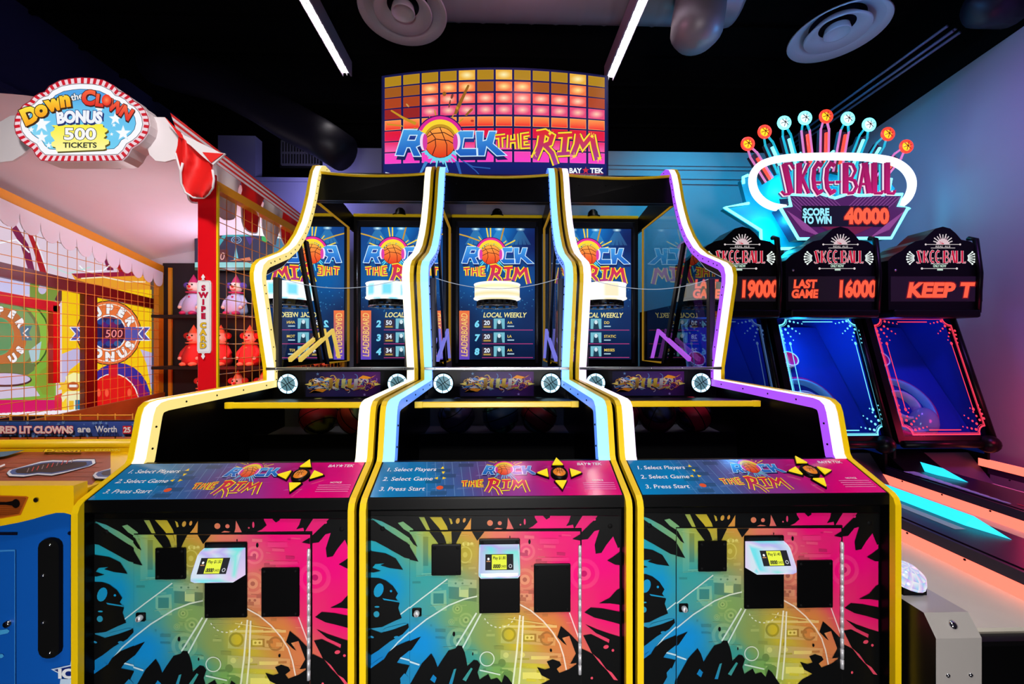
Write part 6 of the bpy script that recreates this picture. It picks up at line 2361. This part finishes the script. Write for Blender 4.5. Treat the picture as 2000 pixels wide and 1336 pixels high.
def bonus_game():
    root = thing('bonus_wall_game', 'colourful wall game with round SUPER BONUS targets behind the wire cage', 'arcade game', (XG - .1, 4.2, 0))
    PG = lambda x, y: atX(x, y, XG)
    T2 = lambda x, y: PG(x / 3.18, 440 + y / 3.18)      # from the close view 0,440..400,860
    b = MB()
    y0, y1 = 2.6, PG(322, 700)[1]
    b.box(XG - .3, XG - .004, y0, y1, .02, 2.62, mat('game_body', (60, 16, 20), .5))
    b.build('cabinet', root)
    b = MB()
    A = Art(b, T2, (1, 0, 0), printed('game_art', .3, glow=.92), up=-1, eps=.0004)  # print is given a glow to raise its brightness
    Z = lambda x, y: (x * 3.18 / 3.516, (y * 1 - 40 * 0) )
    A.rect(-300, -120, 1012, 1180, (226, 205, 222))
    # maroon sweeping bands and awning shapes on top
    for dx in (0, 490, 820):
        A.poly([(70 + dx, 25), (100 + dx, 0), (175 + dx, 120), (215 + dx, 280), (175 + dx, 280), (130 + dx, 130)], (120, 14, 70))
        A.poly([(150 + dx, 0), (190 + dx, 20), (250 + dx, 170), (290 + dx, 300), (250 + dx, 300), (200 + dx, 130)], (170, 14, 30))
        A.line([(190 + dx, 20), (250 + dx, 165), (296 + dx, 300)], 10, (240, 235, 245))
    A.line([(-50, 120), (100, 90), (180, 170)], 9, (250, 250, 255)); A.line([(490, 250), (530, 290), (640, 280), (700, 230)], 8, (250, 250, 255)); A.line([(300, 250), (420, 300), (560, 260)], 8, (190, 225, 220))
    A.poly([(440, 300), (900, 290), (1000, 400), (1005, 480), (700, 420), (470, 350)], (236, 160, 40)); A.poly([(440, 300), (900, 285), (920, 310), (480, 330)], (150, 20, 60))
    A.line([(500, 330), (640, 322), (780, 350), (900, 352)], 8, (250, 235, 200))
    A.rect(-300, 330, 180, 430, (205, 200, 240)); A.rect(180, 350, 380, 470, (120, 150, 60)); A.ell(258, 398, 26, 30, (200, 190, 225))
    A.poly([(335, 460), (365, 400), (400, 420), (365, 490)], (90, 30, 50))
    # green target panel
    A.rect(-300, 480, 342, 1180, (124, 176, 60))
    A.ell(100, 690, 205, 225, (58, 90, 40)); A.ell(95, 690, 200, 218, (140, 190, 70))
    A.ell(40, 690, 205, 215, (110, 120, 70)); A.ell(30, 690, 195, 205, (120, 160, 100))
    A.ell(0, 690, 160, 182, (188, 110, 56)); A.ell(-20, 690, 100, 120, (90, 165, 110))
    A.ell(-20, 690, 94, 113, (70, 150, 100))
    A.poly([(170, 780), (250, 720), (235, 830), (190, 860)], (170, 205, 215)); A.poly([(250, 900), (330, 850), (330, 1060), (255, 1050), (210, 960)], (130, 160, 50))
    A.poly([(-300, 860), (210, 855), (205, 900), (120, 960), (-300, 960)], (90, 120, 70)); A.ell(20, 960, 170, 44, (60, 40, 40)); A.ell(20, 955, 160, 36, (200, 190, 225))
    A.poly([(-300, 1010), (200, 1000), (240, 1060), (-300, 1100)], (205, 196, 222)); A.rect(-300, 1085, 380, 1180, (214, 14, 100)); A.poly([(330, 1060), (380, 1040), (380, 1160), (330, 1160)], (220, 30, 60))
    A.poly([(110, 640), (130, 625), (190, 625), (170, 668), (190, 715), (130, 715)], (70, 120, 140)); A.line([(165, 640), (135, 670), (165, 700)], 8, (240, 240, 245))
    def ringtext(cx, cy, r, txts, h, col, k=1.0):
        for ch, deg in txts:
            a = R(deg)
            A.text(ch, cx + r * k * math.sin(a), cy - r * math.cos(a), h, col, rot=-a if abs(deg) <= 90 else math.pi - a, bold=.08, outline=(60, 20, 20), ow=.03)
    ringtext(-10, 690, 160, [('P', 0), ('E', 30), ('R', 58), ('S', 122), ('U', 148)], 44, (246, 246, 250), .9)
    # yellow target panel
    A.rect(372, 400, 1005, 1180, (250, 205, 16))
    A.poly([(372, 800), (470, 760), (520, 820), (420, 900), (380, 1000), (372, 1000)], (196, 186, 226)); A.poly([(860, 770), (960, 800), (1005, 1000), (1005, 1060), (930, 1020), (900, 860)], (196, 186, 226))
    A.poly([(372, 1010), (420, 905), (500, 850), (540, 880), (470, 950), (420, 1060), (372, 1060)], (244, 196, 20))
    A.ell(720, 1090, 205, 236, (52, 40, 150)); A.poly([(780, 940), (850, 960), (918, 1060), (900, 1180), (830, 1180)], (130, 14, 100))
    A.ell(690, 1110, 165, 190, (250, 240, 230)); A.ell(688, 1112, 160, 186, (226, 16, 18)); A.rect(662, 865, 716, 940, (214, 10, 40))
    for q in (600, 650, 790):
        A.ell(q, 1040, 12, 26, (250, 90, 60), 12)
    A.ell(662, 668, 204, 202, (60, 40, 20)); A.ell(662, 668, 198, 196, (236, 118, 60)); A.arc(662, 668, 176, 182, (250, 220, 190), 0, 360, 40)
    A.ell(662, 668, 112, 112, (250, 250, 250)); A.ell(662, 668, 104, 104, (24, 24, 80))
    for i, c in enumerate(((20, 70, 150), (80, 20, 110), (20, 60, 140), (110, 20, 90), (30, 90, 150))):
        A.ell(612 + i * 26, 600 + (i % 2) * 18, 24, 18, c); A.ell(610 + i * 26, 735 - (i % 2) * 16, 24, 18, c)
    ringtext(662, 668, 148, [('S', -62), ('U', -32), ('P', 0), ('E', 30), ('R', 60), ('S', 122), ('U', 148), ('N', 180), ('O', 212), ('B', 240)], 50, (248, 248, 250))
    for s in (-1, 1):
        c = 662 + s * 180
        A.poly([(c - s * 88, 632), (c + s * 72, 632), (c + s * 38, 674), (c + s * 72, 716), (c - s * 88, 716), (c - s * 120, 674)] if s > 0 else [(c - s * 20, 632), (c + s * 72, 632), (c + s * 38, 674), (c + s * 72, 716), (c - s * 20, 716)], (84, 84, 170))
        A.line([(c + s * 72, 634), (c + s * 38, 674), (c + s * 72, 714)], 6, (245, 245, 250)); A.line([(c + s * 30, 634), (c - s * 4, 674), (c + s * 30, 714)], 7, (245, 245, 250)); A.line([(c + s * 72, 633), (c - s * 20, 633)], 5, (245, 245, 250)); A.line([(c + s * 72, 715), (c - s * 20, 715)], 5, (245, 245, 250))
    A.rect(608, 640, 752, 704, (70, 4, 40)); A.text('500', 682, 673, 46, (255, 150, 150), width=112, shear=.1)
    # small poster of a figure in front of the panel
    A.poly([(380, 940), (430, 915), (515, 930), (515, 985), (390, 985)], (252, 246, 170)); A.poly([(330, 975), (520, 975), (500, 1000), (520, 1022), (330, 1022), (352, 1000)], (248, 200, 60)); A.ell(428, 1000, 36, 28, (190, 90, 40)); A.rect(402, 990, 455, 1006, (245, 240, 235))
    A.poly([(350, 1060), (390, 1030), (490, 1030), (512, 1060), (500, 1130), (480, 1070), (470, 1150), (390, 1150), (385, 1070), (360, 1100)], (244, 240, 190)); A.rect(400, 1090, 430, 1150, (244, 190, 40)); A.rect(440, 1085, 475, 1150, (24, 120, 160))
    for i in range(26):
        A.ell(-260 + i * 31, 1190 - i * 1.5, 26, 13, (246, 240, 248), 10)
    b.build('printed_face', root)
    b = MB()
    def bar(p, q, w, m, dx=.06):
        a, c = Vector(atX(p[0] / 3.18, 440 + p[1] / 3.18, XG + dx)), Vector(atX(q[0] / 3.18, 440 + q[1] / 3.18, XG + dx))
        d = (c - a).normalized()
        s = d.cross(Vector((1, 0, 0))).normalized() * w
        b.prism([a + s, c + s, c - s, a - s], (-.05, 0, 0), m)
    dkr = mat('maroon_frame', (120, 8, 14), .35)
    bar((-250, 215), (1010, 500), .062, dkr, .16)
    bar((566, 425), (566, 1150), .066, dkr, .14)
    bar((-250, 400), (365, 510), .048, mat('crimson_frame', (220, 14, 44), .35), .10)
    bar((352, 500), (352, 980), .03, M_RED, .10)
    bar((1005, 540), (1005, 1090), .03, M_RED, .10)
    b.build('frame', root, 'red and maroon frame bars')


bonus_game()
lamp('booth_lamp', 'POINT', (-3.0, 3.5, 1.95), 13, (0.97, 0.87, 0.93), .12)
for q, (x, z, en, cc) in enumerate(((-3.3, 1.62, 6, (1, .05, .02)), (-2.6, 1.62, 7, (1, .05, .02)), (-2.1, 1.62, 5, (1, .05, .02)), (-2.5, 1.12, 5.5, (1, .03, .02)), (-3.3, 1.12, 5, (1, .03, .02)), (-3.3, 2.38, 6, (.75, .7, 1)), (-2.5, 2.38, 9, (.75, .7, 1)))):
    lamp('clown_row_lamp', 'POINT', (x, 4.50, z), en, cc, .04)
lamp('booth_teal_lamp', 'POINT', (-2.6, 4.7, 2.42), 5, (0.1, 0.9, 0.85), .05)
lamp('booth_front_fill', 'SPOT', (-1.2, 0.3, 3.9), 330, (1.0, 0.93, 0.88), .2, (-2.7, 2.6, 1.7), spread=62)  # added spot, brightens the red post and canopy front
